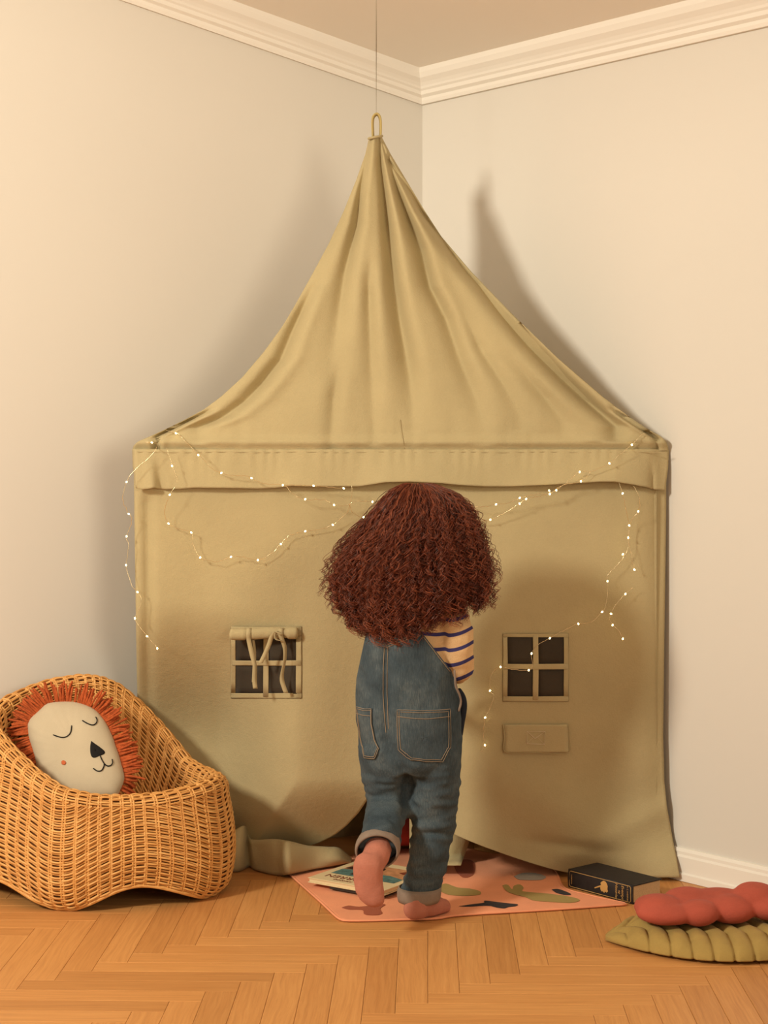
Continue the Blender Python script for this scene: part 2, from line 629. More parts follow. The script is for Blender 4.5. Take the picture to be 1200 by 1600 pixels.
# ---- herringbone floor: the boards one can see are parts, the rest is one mesh
floor_poly = [(q.x, q.y) for q in (C2 - (nL + nR) * 0.1, C2 + dirR * WR, Vector((2.6, 0.3)), Vector((-3.4, 0.3)), C2 + dirL * WL)]
v = [(x, y, -0.02) for x, y in floor_poly] + [(x, y, -0.006) for x, y in floor_poly]
n5 = len(floor_poly)
f = [tuple(range(n5)), tuple(range(n5, 2 * n5))] + [(i, (i + 1) % n5, n5 + (i + 1) % n5, n5 + i) for i in range(n5)]
floor = tag(fix_normals(pymesh('floor', v, f, plain('dark joint', (0.10, 0.045, 0.018, 1), 0.8))), kind='structure')
BW, BL = 0.0700, 0.4900


def board_geo(gap=0.0004, bev=0.0012, th=0.008):
    hx, hy = BL / 2 - gap, BW / 2 - gap
    v, uv = [], []
    for z, ins in ((-th, 0), (-bev * 0.5, 0), (0, bev)):
        for sx, sy in ((-1, -1), (1, -1), (1, 1), (-1, 1)):
            v.append((sx * (hx - ins), sy * (hy - ins), z))
    f = []
    for k in (0, 4):
        for i in range(4):
            f.append((k + i, k + (i + 1) % 4, k + 4 + (i + 1) % 4, k + 4 + i))
    f.append((8, 9, 10, 11))
    return v, f


bv, bf = board_geo()
board_me = bpy.data.meshes.new('floor_board')
board_me.from_pydata(bv, [], bf)
uvl = board_me.uv_layers.new(name='uv')
for lp in board_me.loops:
    c = bv[lp.vertex_index]
    uvl.data[lp.index].uv = (c[0], c[1])
board_me.materials.append(M['wood'])
yaw = -math.radians(1.4)
cy, sy_ = math.cos(yaw), math.sin(yaw)
ORG = G(618, 1567)
k7 = int(round(BL / BW))


def inside(p, m=0.0):
    q = Vector((p[0], p[1])) - C2
    return q.dot(nL) > m and q.dot(nR) > m and p[1] > 0.4 and q.dot(dirL) < WL + 3 and q.dot(dirR) < WR


cells = []
# herringbone on a unit lattice: an upright board at (i, i), a cross board at (i + 1, i), repeated every 2k cells
for i in range(-60, 60):
    for m_ in range(-8, 9):
        cells.append((i + 2 * k7 * m_ + 0.5, i + k7 / 2.0, True))
        cells.append((i + 1 + 2 * k7 * m_ + k7 / 2.0, i + 0.5, False))
boards = []
for cx, cyy, vert in cells:
    lx, ly = cx * BW, cyy * BW
    x = ORG.x + lx * cy - ly * sy_
    y = ORG.y + lx * sy_ + ly * cy
    if inside((x, y), -0.2):
        boards.append((x, y, yaw + (math.pi / 2 if vert else 0.0)))


def score(b):
    x, y, a = b
    if y < 2.5: return 1e9
    px = 600 + F * x / y; py = HOR + F * EYE / y
    return max(0, abs(px - 600) - 600) + max(0, py - 1600) * 1.0 + max(0, 1330 - py)


boards.sort(key=score)
N_IND = 290
for x, y, a in boards[:N_IND]:
    o = bpy.data.objects.new('floor_board', board_me)
    o.location = (x, y, 0); o.rotation_euler = (0, 0, a)
    COL.objects.link(o); o.parent = floor
V, Fq, UV = [], [], []
for x, y, a in boards[N_IND:]:
    b0 = len(V); ca, sa = math.cos(a), math.sin(a)
    for p in bv: V.append((x + p[0] * ca - p[1] * sa, y + p[0] * sa + p[1] * ca, p[2]))
    for q in bf:
        Fq.append(tuple(b0 + i for i in q)); UV += [(bv[i][0], bv[i][1]) for i in q]
rest = pymesh('floor_board_field', V, Fq, M['wood'], floor)
ul = rest.data.uv_layers.new(name='uv')
ul.data.foreach_set('uv', np.array(UV, np.float32).ravel())
rest['kind'] = 'stuff'

# ================================================================== PLAY TENT
D0 = 4.80
tent = empty('play_tent', (0.04, 4.80, 0))
tag(tent, 'olive canvas house-shaped play tent with pointed roof hanging in the room corner', 'tent')
roofL = [(213, 577), (240, 571), (280, 557), (330, 537), (380, 514), (430, 487), (480, 459), (510, 441), (550, 412), (590, 378),
         (620, 345), (640, 318), (655, 290), (668, 264), (680, 238), (690, 215), (697, 208), (706, 207)]
roofR = [(213, 596), (240, 610), (290, 640), (330, 664), (370, 690), (425, 737), (490, 800), (560, 872), (620, 942), (650, 982),
         (668, 1008), (680, 1030), (688, 1040), (697, 1044), (706, 1045)]
grooves = [  # (points (y, x), depth, width)
    ([(213, 578), (260, 570), (300, 563), (350, 557), (385, 548), (430, 538), (520, 525), (600, 512)], 0.026, [(213, 3), (350, 8), (600, 20)], [(213, .4), (330, 1), (470, .7), (600, .0)]),
    ([(400, 579), (440, 576), (520, 578), (600, 581), (670, 583)], 0.014, [(400, 8), (600, 12)], [(400, 0), (460, 1), (600, .6), (690, .2)]),
    ([(213, 592), (260, 595), (310, 601), (380, 608), (440, 614), (490, 622), (540, 632), (590, 640), (650, 645)], 0.030, [(213, 3), (350, 8), (600, 16)], [(213, .4), (350, 1), (560, .8), (660, .1)]),
    ([(225, 598), (270, 612), (300, 622), (350, 641), (390, 656), (448, 671), (497, 696), (566, 720), (624, 743), (670, 755)], 0.028, [(225, 3), (350, 8), (650, 18)], [(225, .4), (350, 1), (560, .7), (680, .1)]),
    ([(250, 608), (300, 640), (330, 657), (355, 676), (390, 702), (425, 730), (444, 748), (490, 785), (543, 831), (590, 877), (628, 918), (666, 962)], 0.034, [(250, 3), (350, 7), (560, 14), (666, 14)], [(250, .3), (350, .8), (520, 1), (640, .9), (680, .5)]),
    ([(640, 958), (655, 980), (670, 1003), (685, 1026)], 0.030, [(640, 5), (690, 4)], [(630, 0), (655, .8), (680, 1), (690, .3)]),
    ([(430, 505), (452, 487), (520, 456), (559, 440), (595, 412), (624, 386), (650, 352), (668, 310)], 0.024, [(430, 7), (560, 12), (650, 14)], [(430, 0), (490, .9), (600, 1), (660, .6), (680, .2)]),
    ([(640, 330), (655, 300), (668, 274), (682, 245)], 0.016, [(640, 7), (690, 5)], [(630, 0), (655, 1), (685, .8)]),
    ([(470, 715), (551, 753), (601, 786), (650, 812)], 0.013, [(470, 10), (650, 15)], [(470, 0), (540, 1), (680, .2)]),
    ([(560, 530), (620, 522), (680, 518)], 0.011, [(560, 10), (680, 10)], [(560, 0), (620, 1), (690, .5)]),
    ([(560, 800), (620, 850), (660, 880)], 0.009, [(560, 12), (660, 14)], [(540, 0), (620, 1), (680, .3)]),
]
NR_, NC_ = 190, 240
ys = np.linspace(214, 704, NR_)
us = np.linspace(0, 1, NC_)
X = np.zeros((NR_, NC_)); Y = np.zeros((NR_, NC_)); D = np.zeros((NR_, NC_))


def roof_base(y):
    t = np.clip((y - 213) / (690.0 - 213), 0, 1)
    return D0 + 0.20 * (1 - t) ** 1.25


for r, y in enumerate(ys):
    xl = float(interp(roofL, y)); xr = float(interp(roofR, y))
    uu = us
    x = xl + (xr - xl) * uu
    d = np.full(NC_, float(roof_base(y)))
    e = np.abs(2 * uu - 1)
    d += 0.05 * e ** 6 * (1 - 0.7 * (y - 213) / 490)
    for pts, A, wt, at in grooves:
        gy = [p[0] for p in pts]
        if y < gy[0] - 12 or y > gy[-1] + 25: continue
        gx = float(np.interp(y, gy, [p[1] for p in pts]))
        w = float(np.interp(y, [q[0] for q in wt], [q[1] for q in wt]))
        a = float(np.interp(y, [q[0] for q in at], [q[1] for q in at]))
        A2 = A * 1.55
        d += A2 * a * np.exp(-(np.abs(x - gx) / w) ** 1.6) - 0.36 * A2 * a * np.exp(-((x - gx - 1.9 * w) / (1.3 * w)) ** 2) - 0.22 * A2 * a * np.exp(-((x - gx + 2.2 * w) / (1.6 * w)) ** 2)
    d += 0.014 * sst(985, 1044, x) ** 2 * float(sst(600, 690, y))
    # soft puckers gathered on the bar
    pk = float(sst(600, 690, y)) * (1 - float(sst(692, 700, y)))
    pkm = np.array([max(0.0, noise.noise(Vector((q * 0.012, 3.3, 0))) + 0.15) for q in x])
    d += pk * 0.010 * pkm * np.array([noise.noise(Vector((q * 0.055, y * 0.004, 1))) for q in x])
    d += 0.003 * np.sin(x * 0.02 + y * 0.013)
    # bar inside the hem
    d -= 0.012 * math.exp(-((y - 691) / 7.0) ** 2)
    X[r] = x; Y[r] = y; D[r] = d
Af = np.stack([(X - 600) * D / F, D, EYE - (Y - HOR) * D / F], -1)
# back of the roof: towards a ridge that runs down to the corner of the room
BACK = Vector((0.09, 5.42, 1.19))
NB = 26
full = np.zeros((NR_, NC_ + 2 * NB, 3)); full[:, :NC_] = Af
for r in range(NR_):
    pl, pr = Af[r, 0], Af[r, -1]
    wdt = (np.linalg.norm(pr - pl)) / 1.49
    mid = np.array([(pl[0] + pr[0]) / 2 * (1 - wdt) + BACK.x * wdt, max(pl[1], pr[1]) + 0.012 + (BACK.y - D0 - 0.01) * wdt, (pl[2] + pr[2]) / 2])
    for k in range(NB):
        t = (k + 1) / (NB + 1)
        full[r, NC_ + k] = pr * (1 - t) + mid * t
        full[r, NC_ + NB + k] = mid * (1 - (k + 0.0) / NB) + pl * (k / NB)
grid('roof', full, M['tent'], tent, wrap=True)


def roof_d(px, py):
    r = int(np.clip(np.searchsorted(ys, py), 1, NR_ - 1))
    return float(np.interp(px, X[r], D[r]))


# gathered binding and hanging loop at the tip
tip = P(586.5, 214, roof_base(214))
ring = []
for k in range(40):
    a = 2 * math.pi * k / 40
    px = 586.5 + 10.5 * math.cos(a)
    ring.append(P(px, 214 + (2.5 if math.cos(a) < 0 else -1.5) * abs(math.cos(a)), roof_base(214) + 0.012 + 0.026 * math.sin(a)))
ring.append(ring[0])
tubes('tip_binding', [ring], 0.0038, M['tent'], tent)
loop_px = [(583, 216), (582.5, 205), (582.2, 190), (584, 182), (588.5, 178.5), (592.5, 181.5), (594.5, 190), (594.6, 205), (594, 216)]
lp = smooth_interp(loop_px, 36)
dl = roof_base(214) + 0.012
A_ = np.zeros((36, 2, 3))
for k, (px, py) in enumerate(lp):
    c = P(px, py, dl)
    tx = lp[min(k + 1, 35)] - lp[max(k - 1, 0)]
    nrm = Vector((-tx[1], 0, -tx[0])).normalized()
    A_[k, 0] = c + nrm * 0.0019 * -1 + Vector((0, -0.007, 0)); A_[k, 1] = c + nrm * 0.0019 + Vector((0, 0.007, 0))
grid('hanging_loop', A_, M['loop'], tent, thick=0.0042)

# cord up to the ceiling: a thing of its own
ctop = P(588, 180, dl)
cz = ceil_z(ctop.x, ctop.y)
cord = tag(tubes('hanging_cord', [[ctop + Vector((0, 0, -0.002)), ctop + Vector((0, 0, 0.2)), Vector((ctop.x, ctop.y, cz))]], 0.0013, M['cord']),
           'thin brown cord hanging from the ceiling down to the tent tip', 'cord')


# front panels
def front_d(x, y):
    x = np.asarray(x, float); y = np.asarray(y, float)
    d = D0 + 0.006 + 0 * x
    d = d + 0.016 * np.exp(-((x - 231) / 9.0) ** 2) * sst(760, 790, y) * (1 - 0.5 * sst(900, 1200, y))
    d = d + 0.010 * sst(225, 207, x) + 0.026 * sst(985, 1040, x) ** 2 * sst(1300, 1200, y) - 0.028 * sst(1290, 1365, y) * sst(1000, 1060, x)
    d = d + 0.006 * np.sin(x * 0.021 + 0.8) * sst(720, 950, y) + 0.004 * np.sin(x * 0.047 + y * 0.006) * sst(760, 1100, y)
    # left: cloth hangs back behind the chair
    hang = 0.225 * sst(940, 1170, y) * sst(470, 335, x)
    # left: cloth drawn inwards at the foot, tucked behind the pooled hem
    d = d + np.maximum(hang, 0.13 * sst(1215, 1345, y) * sst(640, 560, x)) + 0.03 * sst(1215, 1345, y) * sst(640, 560, x) * sst(335, 470, x)
    d = d - 0.020 * np.exp(-((x - 385) / 30.0) ** 2 - ((y - 1272) / 26.0) ** 2)
    # right: broad diagonal folds near the floor
    rr = sst(640, 720, x)
    d = d + rr * sst(1120, 1330, y) * (0.016 * np.sin((x * 0.8 - y * 1.0) * 0.030 + 2.6) - 0.012 * np.exp(-(((x - 890) * .5 + (y - 1335)) / 22.0) ** 2))
    d = d + rr * 0.012 * np.exp(-((y - 1318 - (x - 860) * .12) / 9.0) ** 2) * np.exp(-((x - 890) / 60.0) ** 2)
    return d


def panel(name, xl, xr, y0, y1, nr, nc):
    A = np.zeros((nr, nc, 3))
    for r, y in enumerate(np.linspace(y0, y1, nr)):
        a = float(np.interp(y, [q[0] for q in xl], [q[1] for q in xl])); b = float(np.interp(y, [q[0] for q in xr], [q[1] for q in xr]))
        x = np.linspace(a, b, nc)
        d = front_d(x, np.full(nc, y))
        dmax = F * (EYE - 0.004) / (y - HOR) if y > HOR + 5 else 99
        d = np.minimum(d, dmax)
        A[r, :, 0] = (x - 600) * d / F; A[r, :, 1] = d; A[r, :, 2] = EYE - (y - HOR) * d / F
    return grid(name, A, M['tent'], tent, thick=0.002)


left_edge = [(700, 209), (800, 210), (1060, 214), (1350, 221)]
left_open = [(700, 632), (1100, 630), (1190, 603), (1220, 590), (1245, 577), (1270, 560), (1290, 541), (1305, 522), (1316, 500), (1326, 470), (1350, 452)]
right_open = [(700, 628), (1200, 636), (1260, 660), (1290, 690), (1305, 712), (1320, 748), (1335, 789), (1348, 828), (1358, 862), (1366, 900), (1371, 960)]
right_edge = [(700, 1041), (800, 1041), (1000, 1038), (1150, 1036), (1220, 1038), (1260, 1042), (1310, 1051), (1345, 1058), (1371, 1062)]
panel('front_flap', left_edge, left_open, 702, 1346, 150, 90)
panel('front_flap', right_open, right_edge, 702, 1371, 160, 96)

# pooled hem of the left flap
rid = smooth_interp([(330, 1312), (365, 1300), (380, 1294), (388, 1312), (400, 1315), (430, 1314), (455, 1318), (480, 1324), (510, 1326), (530, 1328), (549, 1344)], 70)
bot = smooth_interp([(330, 1362), (365, 1362), (378, 1360), (390, 1356), (400, 1360), (437, 1367.5), (470, 1362), (490, 1358), (510, 1354.5), (530, 1351), (549, 1347)], 70)
A_ = np.zeros((70, 15, 3))
for i in range(70):
    b = G(bot[i][0], bot[i][1], 0.003 + 0.011 * float(sst(435, 455, bot[i][0])))
    dr = b.y + 0.012
    rg = P(rid[i][0], rid[i][1], dr)
    crease = 0.035 * math.exp(-((bot[i][0] - 388) / 7.0) ** 2)
    for j in range(10):
        t = j / 9
        p = b.lerp(rg, t)
        p.y += crease * (0.4 + 0.6 * t) - 0.012 * math.sin(math.pi * t) + 0.010 * math.sin(bot[i][0] * 0.08) * t * (1 - t) * 4
        A_[i, j] = p
    for j in range(10, 15):
        t = (j - 9) / 5
        p = rg + Vector((0, 0.09 * t, 0.006 * math.sin(t * math.pi) - 0.075 * t * t))
        p.z = max(p.z, 0.004)
        A_[i, j] = p + Vector((0, crease, 0))
grid('pooled_hem', A_, M['tent'], tent, thick=0.002)

# side panels behind, along the walls, and an inner curtain edge
for nm, a, b in (('side_panel', Vector((-0.715, 5.03, 0)), Vector((0.09, 5.42, 0))), ('side_panel', P(1026, 900, D0 + 0.015), Vector((0.09, 5.42, 0)))):
    A_ = np.zeros((30, 40, 3))
    for r in range(30):
        z = 1.19 * (1 - r / 29) + 0.004
        for c in range(40):
            t = c / 39
            w = 0.012 * math.sin(t * 21 + r * 0.05) * min(1, t * 6) * min(1, (1 - t) * 6)
            A_[r, c] = (a.x + (b.x - a.x) * t + w * 0.3, a.y + (b.y - a.y) * t - abs(w), z)
    grid(nm, A_, M['tent'], tent, thick=0.002)
# inner turned-back edge of the right flap, lit beside the standing leg
A_ = np.zeros((24, 12, 3))
for r, y in enumerate(np.linspace(1200, 1352, 24)):
    xa = 640; xb = float(np.interp(y, [1200, 1290, 1310, 1352], [690, 720, 735, 720]))
    for c in range(12):
        x = xa + (xb - xa) * c / 11
        d = min(4.90 + 0.02 * math.sin(c * 0.6), F * (EYE - 0.040) / (y - HOR))
        A_[r, c] = P(x, y, d)
grid('inner_curtain', A_, M['tent'], tent, thick=0.002)

# valance
hem = [(207, 763), (215, 765), (228, 763.5), (236, 762), (247, 764.5), (275, 764), (300, 762), (350, 762.5), (400, 763.5), (430, 762), (452, 759), (480, 760), (560, 760), (585, 756),
       (600, 753.5), (640, 752.5), (690, 755), (720, 758), (760, 760), (800, 760), (850, 758), (900, 755), (940, 752.5), (962, 752.5), (990, 757), (1018, 762), (1021, 764), (1040, 766)]
NV = 260
A_ = np.zeros((22, NV, 3))
lowR = [(700, 1045), (730, 1044), (766, 1039)]; lowL = [(700, 207), (730, 208), (766, 213)]
for r in range(22):
    t = r / 21
    for c in range(NV):
        u = c / (NV - 1)
        hy = float(interp(hem, 207 + 836 * u))
        y = 702 + (hy - 702) * t
        xl = float(interp(lowL, y)); xr = float(interp(lowR, y))
        x = xl + (xr - xl) * u
        lift = 0.010 + 0.022 * max(0.0, (764 - hy) / 12.0)
        d = D0 - 0.004 - lift * t
        d += 0.015 * math.exp(-((x - 246 - 6 * t) / 7.0) ** 2) * t - 0.012 * math.exp(-((x - 232 - 4 * t) / 9.0) ** 2) * t
        d += 0.010 * math.exp(-((x - 1018) / 3.5) ** 2) * t - 0.006 * sst(1018, 1026, x) * t
        d += 0.0025 * t * math.sin(x * 0.05) + 0.002 * math.sin(x * 0.29 + 2 * math.sin(x * .06)) * (1 - t) ** 2
        d += 0.034 * float(sst(990, 1044, x)) ** 2 + 0.018 * math.exp(-((x - 207) / 4.0) ** 2)
        A_[r, c] = P(x, y, d)
grid('valance', A_, M['tent'], tent, thick=0.0022)
# stitched seam line under the bar and creased centre seam
tubes('seam', [[P(x, 706.5 + 0.6 * math.sin(x * 0.05), D0 - 0.0065) for x in np.linspace(214, 1040, 160)]], 0.0011, M['tent_seam'], tent, 5)
tubes('seam', [[P(x, y, roof_d(x, y) - 0.0015) for x, y in smooth_interp([(625, 655), (627, 672), (630, 690), (632, 703)], 20)]], 0.0012, M['tent'], tent, 5)


# ---- windows, pocket
def quad_patch(name, px0, py0, px1, py1, off, mat, parent, n=8, thick=0.0015, jit=0.0):
    A = np.zeros((n, n, 3))
    for r in range(n):
        for c in range(n):
            x = px0 + (px1 - px0) * c / (n - 1) + jit * math.sin(r * 1.1 + c); y = py0 + (py1 - py0) * r / (n - 1) + jit * math.sin(c * 0.9 + r)
            A[r, c] = P(x, y, float(front_d(x, y)) - off)
    return grid(name, A, mat, parent, thick=thick, smooth=False)


def tent_window(x0, y0, x1, y1, panes, mull_x, mull_y, w):
    root = empty('tent_window', P((x0 + x1) / 2, y1, D0))
    attach(root, tent)
    px0, py0, px1, py1 = panes
    for a, b in ((px0, mull_x - w / 2), (mull_x + w / 2, px1)):
        for c, d in ((py0, mull_y - w / 2), (mull_y + w / 2, py1)):
            quad_patch('pane', a - 1, c - 1, b + 1, d + 1, 0.0022, M['mesh'], root, 5, 0.001)
    for (a, b, c, d) in ((x0, y0, x1, py0), (x0, py1, x1, y1), (x0, py0, px0, py1), (px1, py0, x1, py1)):
        quad_patch('border', a, b, c, d, 0.0042, M['tent'], root, 6, 0.0008, 0.25)
    oc = [(x0, y0), (x1, y0), (x1, y1), (x0, y1), (x0, y0)]
    pts_ = [(a[0] + (b[0] - a[0]) * t, a[1] + (b[1] - a[1]) * t) for a, b in zip(oc[:-1], oc[1:]) for t in np.linspace(0, 1, 12)]
    tubes('border_seam', [[P(x, y, float(front_d(x, y)) - 0.0035) for x, y in pts_]], 0.0007, M['seam_dark'], root, 4)
    quad_patch('glazing_bar', mull_x - w / 2, y0 + 3, mull_x + w / 2, y1 - 2, 0.0050, M['tent_seam'], root, 6, 0.0008, 0.3)
    quad_patch('glazing_bar', x0 + 2, mull_y - w / 2, x1 - 1, mull_y + w / 2, 0.0060, M['tent_seam'], root, 6, 0.0008, 0.3)
    return root


wl = tent_window(361, 979, 471, 1091, (368, 994, 462.5, 1083), 415.5, 1036, 8)
wr = tent_window(786, 990, 888, 1096, (793, 995.5, 881, 1088), 837, 1041.5, 8.5)
# rolled-up blind and its tie ribbons over the left window
ax = [(358, 990), (372, 991), (400, 990), (430, 989), (466, 989)]
pp = np.array([list(P(x, y, D0 - 0.012)) for x, y in smooth_interp(ax, 40)])
rr = np.full((1, 40), 0.0165); rr[0, 0] = 0.004; rr[0, -1] = 0.006; rr[0, 1] = 0.014; rr[0, -2] = 0.014
rr[0, 10:13] *= 0.86; rr[0, 30:33] *= 0.84
V, Fq = tube_arrays(pp[None], rr, 16)
V += 0.0012 * np.stack([noise_arr(V, 40), noise_arr(V, 40, 5), noise_arr(V, 40, 9)], -1)
npmesh('rolled_blind', V, Fq, M['tent'], wl)


def ribbon(name, pts, w, parent, off=0.0, mat='tent_seam'):
    q = smooth_interp(pts, 26)
    A = np.zeros((26, 2, 3))
    for k in range(26):
        px, py, dd, tw = q[k]
        c = P(px, py, D0 - dd)
        A[k, 0] = c + Vector((-w / 2 * math.cos(tw), -w / 2 * math.sin(tw), 0)); A[k, 1] = c + Vector((w / 2 * math.cos(tw), w / 2 * math.sin(tw), 0))
    return grid(name, A, M[mat], parent, thick=0.0006, smooth=False)


ribbon('tie_ribbon', [(389, 981, .020, 0), (388, 990, .031, 0), (389, 1001, .024, 0), (393, 1020, .022, .1), (398, 1040, .022, .5), (399, 1056, .020, .9), (398, 1066, .018, .3), (399, 1076, .016, 0)], 0.013, wl)
ribbon('tie_ribbon', [(396, 1000, .013, .6), (398, 1020, .013, .6), (397, 1045, .013, .2), (396, 1066, .013, .2)], 0.009, wl)
ribbon('tie_ribbon', [(440, 981, .020, 0), (438, 990, .031, .2), (441, 1000, .026, .2), (445, 1012, .022, .6), (445, 1030, .022, .9), (441, 1052, .021, .8), (441, 1065, .018, .3), (447, 1083, .016, 0)], 0.013, wl)
ribbon('tie_ribbon', [(440, 992, .034, .4), (432, 987, .038, .4), (425, 994, .036, .2), (420, 1008, .032, 0), (414, 1022, .028, 0), (407, 1036, .026, 0)], 0.013, wl)
ribbon('tie_ribbon', [(434, 986, .034, .6), (430, 992, .036, .8), (432, 999, .036, .9), (440, 1001, .034, .4)], 0.010, wl)

pk = empty('letter_pocket', P(838, 1176, D0)); attach(pk, tent)
quad_patch('pocket_flap', 787, 1132, 888, 1176, 0.0060, M['tent'], pk, 14, 0.0035, 0.2)
tubes('pocket_edge', [[P(x, y, float(front_d(x, y)) - 0.008) for x, y in smooth_interp([(786, 1131), (788.5, 1150), (790, 1175), (835, 1176.5), (888.5, 1176), (889.5, 1150), (888, 1132)], 60)]], 0.0010, M['tent'], pk, 5)
env = [[(823.5, 1142.5), (851.5, 1143), (851, 1163), (823, 1162), (823.5, 1142.5)], [(823.5, 1142.5), (833.5, 1152), (836, 1154), (839, 1152), (851.5, 1143)],
       [(823, 1162), (833.5, 1152)], [(851, 1163), (840, 1152)]]
tubes('envelope_embroidery', [[P(x, y, float(front_d(x, y)) - 0.0092) for x, y in l] for l in env], 0.0011, M['cotton_thread'], pk, 5)


# ================================================================== FAIRY LIGHTS
bulb_me = None


def string_lights(label, strands, bulbs, on_roof=()):
    global bulb_me
    pts0 = strands[0][0]

    def pos(px, py):
        if py < 700 and 212 < px < 1042:
            return P(px, py, roof_d(px, py) - 0.011)
        if py < 770 and 207 < px < 1044:
            return P(px, py, D0 - 0.044)
        d = D0 - 0.044 + 0.026 * float(sst(770, 830, py))
        return P(px, py, d)
    root = empty('fairy_lights', pos(*pts0))
    tag(root, label, 'fairy lights', 'strings of fairy lights on the tent')
    paths = []
    for s in strands:
        n = max(20, int(len(s) * 9))
        q = smooth_interp(s, n)
        sd = random.random() * 50
        paths.append([pos(x + 1.3 * noise.noise(Vector((k * 0.35, sd, 0))), y + 1.3 * noise.noise(Vector((k * 0.35, sd, 7)))) for k, (x, y) in enumerate(q)])
    tubes('wire', paths, 0.00075, M['metal_wire'], root, 4)
    if bulb_me is None:
        bm = bmesh.new()
        bmesh.ops.create_uvsphere(bm, u_segments=10, v_segments=7, radius=0.0023)
        bmesh.ops.scale(bm, vec=(1, 1, 1.35), verts=bm.verts)
        bulb_me = bpy.data.meshes.new('bulb'); bm.to_mesh(bulb_me); bm.free()
        bulb_me.materials.append(M['led'])
        bulb_me.polygons.foreach_set('use_smooth', np.ones(len(bulb_me.polygons), bool))
    for b in bulbs:
        o = bpy.data.objects.new('bulb', bulb_me)
        o.location = pos(*b) + Vector((0, -0.003, 0))
        o.rotation_euler = (0, random.uniform(-1.2, 1.2), 0)
        COL.objects.link(o); attach(o, root)


string_lights('fairy light string trailing down the left edge of the tent against the wall',
              [[(228, 691), (237, 691.5), (245, 696), (236, 712), (215, 730), (199, 750), (192, 777), (197, 795), (206, 813), (198, 838), (201, 854), (197, 883), (201, 901), (208, 918), (215, 925), (221, 935), (218, 950), (211, 966), (220, 982), (230, 994), (246, 1013)]],
              [(237.6, 691.5), (198, 753), (201.5, 803), (198, 838), (197, 883), (215, 925), (211, 966), (230, 994), (246, 1013)])
string_lights('fairy light string looping down over the left flap above the blind window',
              [[(260, 700), (269, 728), (276, 753), (265.5, 773), (257, 796), (263.6, 818), (282, 826), (299, 832), (301, 849), (313, 871), (340, 877), (361, 870), (380, 870), (403, 875), (425, 864), (439, 850), (452, 837), (477, 830), (500, 827), (520, 820), (538, 805), (546, 790), (549, 775), (550, 758)],
               [(546, 788), (553, 802), (568, 808), (582, 804)]],
              [(269, 728), (265.5, 773), (263.6, 818), (299, 832), (313, 871), (361, 870), (403, 875), (439, 850), (477, 830), (520, 820), (568, 808)])
string_lights('fairy light string swagged along the left half of the valance',
              [[(258, 672), (275, 677), (285, 684), (300, 700), (310, 711), (322, 721), (330, 732), (346, 739), (365, 743), (384, 744), (393, 747), (410, 755), (442, 758), (458, 772), (477, 780), (506, 781), (522, 789), (536, 790), (560, 783), (582, 784), (600, 786)],
               [(442, 758), (470, 758), (490, 759), (515, 761), (537, 763)]],
              [(275, 677), (310, 711), (346, 739), (393, 747), (442, 758), (477, 780), (522, 789), (582, 784), (490, 759), (537, 763)])
string_lights('fairy light string swagged along the right half of the valance beside the red hair',
              [[(1019, 677), (1003, 679), (987, 695), (970, 709), (952, 724), (938, 731), (923, 737), (905.6, 737.4), (888, 751.6), (869, 766), (845, 775), (822, 779.6), (811.6, 787), (789, 801), (766, 812), (746, 814), (735, 812)],
               [(923, 737), (907.5, 752), (880, 758), (859, 771), (840, 772), (812, 778), (794, 786), (775, 788), (748, 792), (725, 785)]],
              [(987, 695), (952, 724), (905.6, 737.4), (869, 766), (858, 766.5), (859, 772), (822, 779.6), (811.6, 787), (766, 812), (907.5, 752), (812, 778), (775, 788), (725, 785)])
string_lights('fairy light string hanging down over the right flap, window and letter pocket',
              [[(967, 755), (972.6, 771), (978, 796), (983, 821), (981.4, 840), (986, 865), (991, 890)],
               [(990, 759), (999.5, 780), (997, 799), (986, 815), (982, 840), (980, 860), (967, 880), (950, 898), (949, 908), (949, 931), (944.5, 951), (940.6, 956), (924, 972), (903.5, 974.5), (887, 982), (859, 997), (841, 1007.6), (830.4, 1021), (832, 1038), (826, 1047), (800, 1046), (782, 1042), (768, 1054), (765.5, 1079), (772, 1087), (764, 1110), (758, 1121), (755.6, 1149), (757.6, 1164), (751, 1175)],
               [(989, 918), (977, 928), (962, 945), (954.5, 959), (952.5, 967), (957, 976.5), (966.6, 985), (973, 998)]],
              [(972.6, 771), (983, 821), (981.4, 840), (991, 890), (997, 799), (973, 866), (949, 908), (940.6, 956), (903.5, 974.5), (859, 997), (830.4, 1021), (826, 1047), (782, 1042), (765.5, 1079), (758, 1121), (757.6, 1164), (977, 928), (954.5, 959), (957, 976.5), (973, 998)])

# ================================================================== WICKER CHAIR
CC = Vector((-0.748, 4.705))
RX, RY = 0.335, 0.258
PSI = math.radians(-50)
chair = empty('wicker_chair', (CC.x, CC.y, 0))
tag(chair, 'rounded honey-coloured wicker tub chair on stubby feet, left of the tent', 'chair')
NPH = 720
phi = np.linspace(0, 2 * math.pi, NPH, endpoint=False)


def angd(a, b):
    return np.abs((a - b + math.pi) % (2 * math.pi) - math.pi)


def rim_z(a):
    x = np.array([0, 20, 40, 60, 75, 90, 105, 120, 140, 160, 180, 200, 215, 230, 240, 250, 270, 290, 310, 330, 345, 360])
    y = np.array([.307, .305, .320, .405, .472, .527, .549, .558, .548, .515, .478, .440, .400, .360, .336, .316, .298, .292, .294, .306, .314, .307])
    return np.interp(np.degrees(a), x, y)


def smoothc(a, n=25):
    k = np.hanning(n); k /= k.sum()
    ext = np.r_[a[-n:], a, a[:n]]
    return np.convolve(ext, k, 'same')[n:-n]


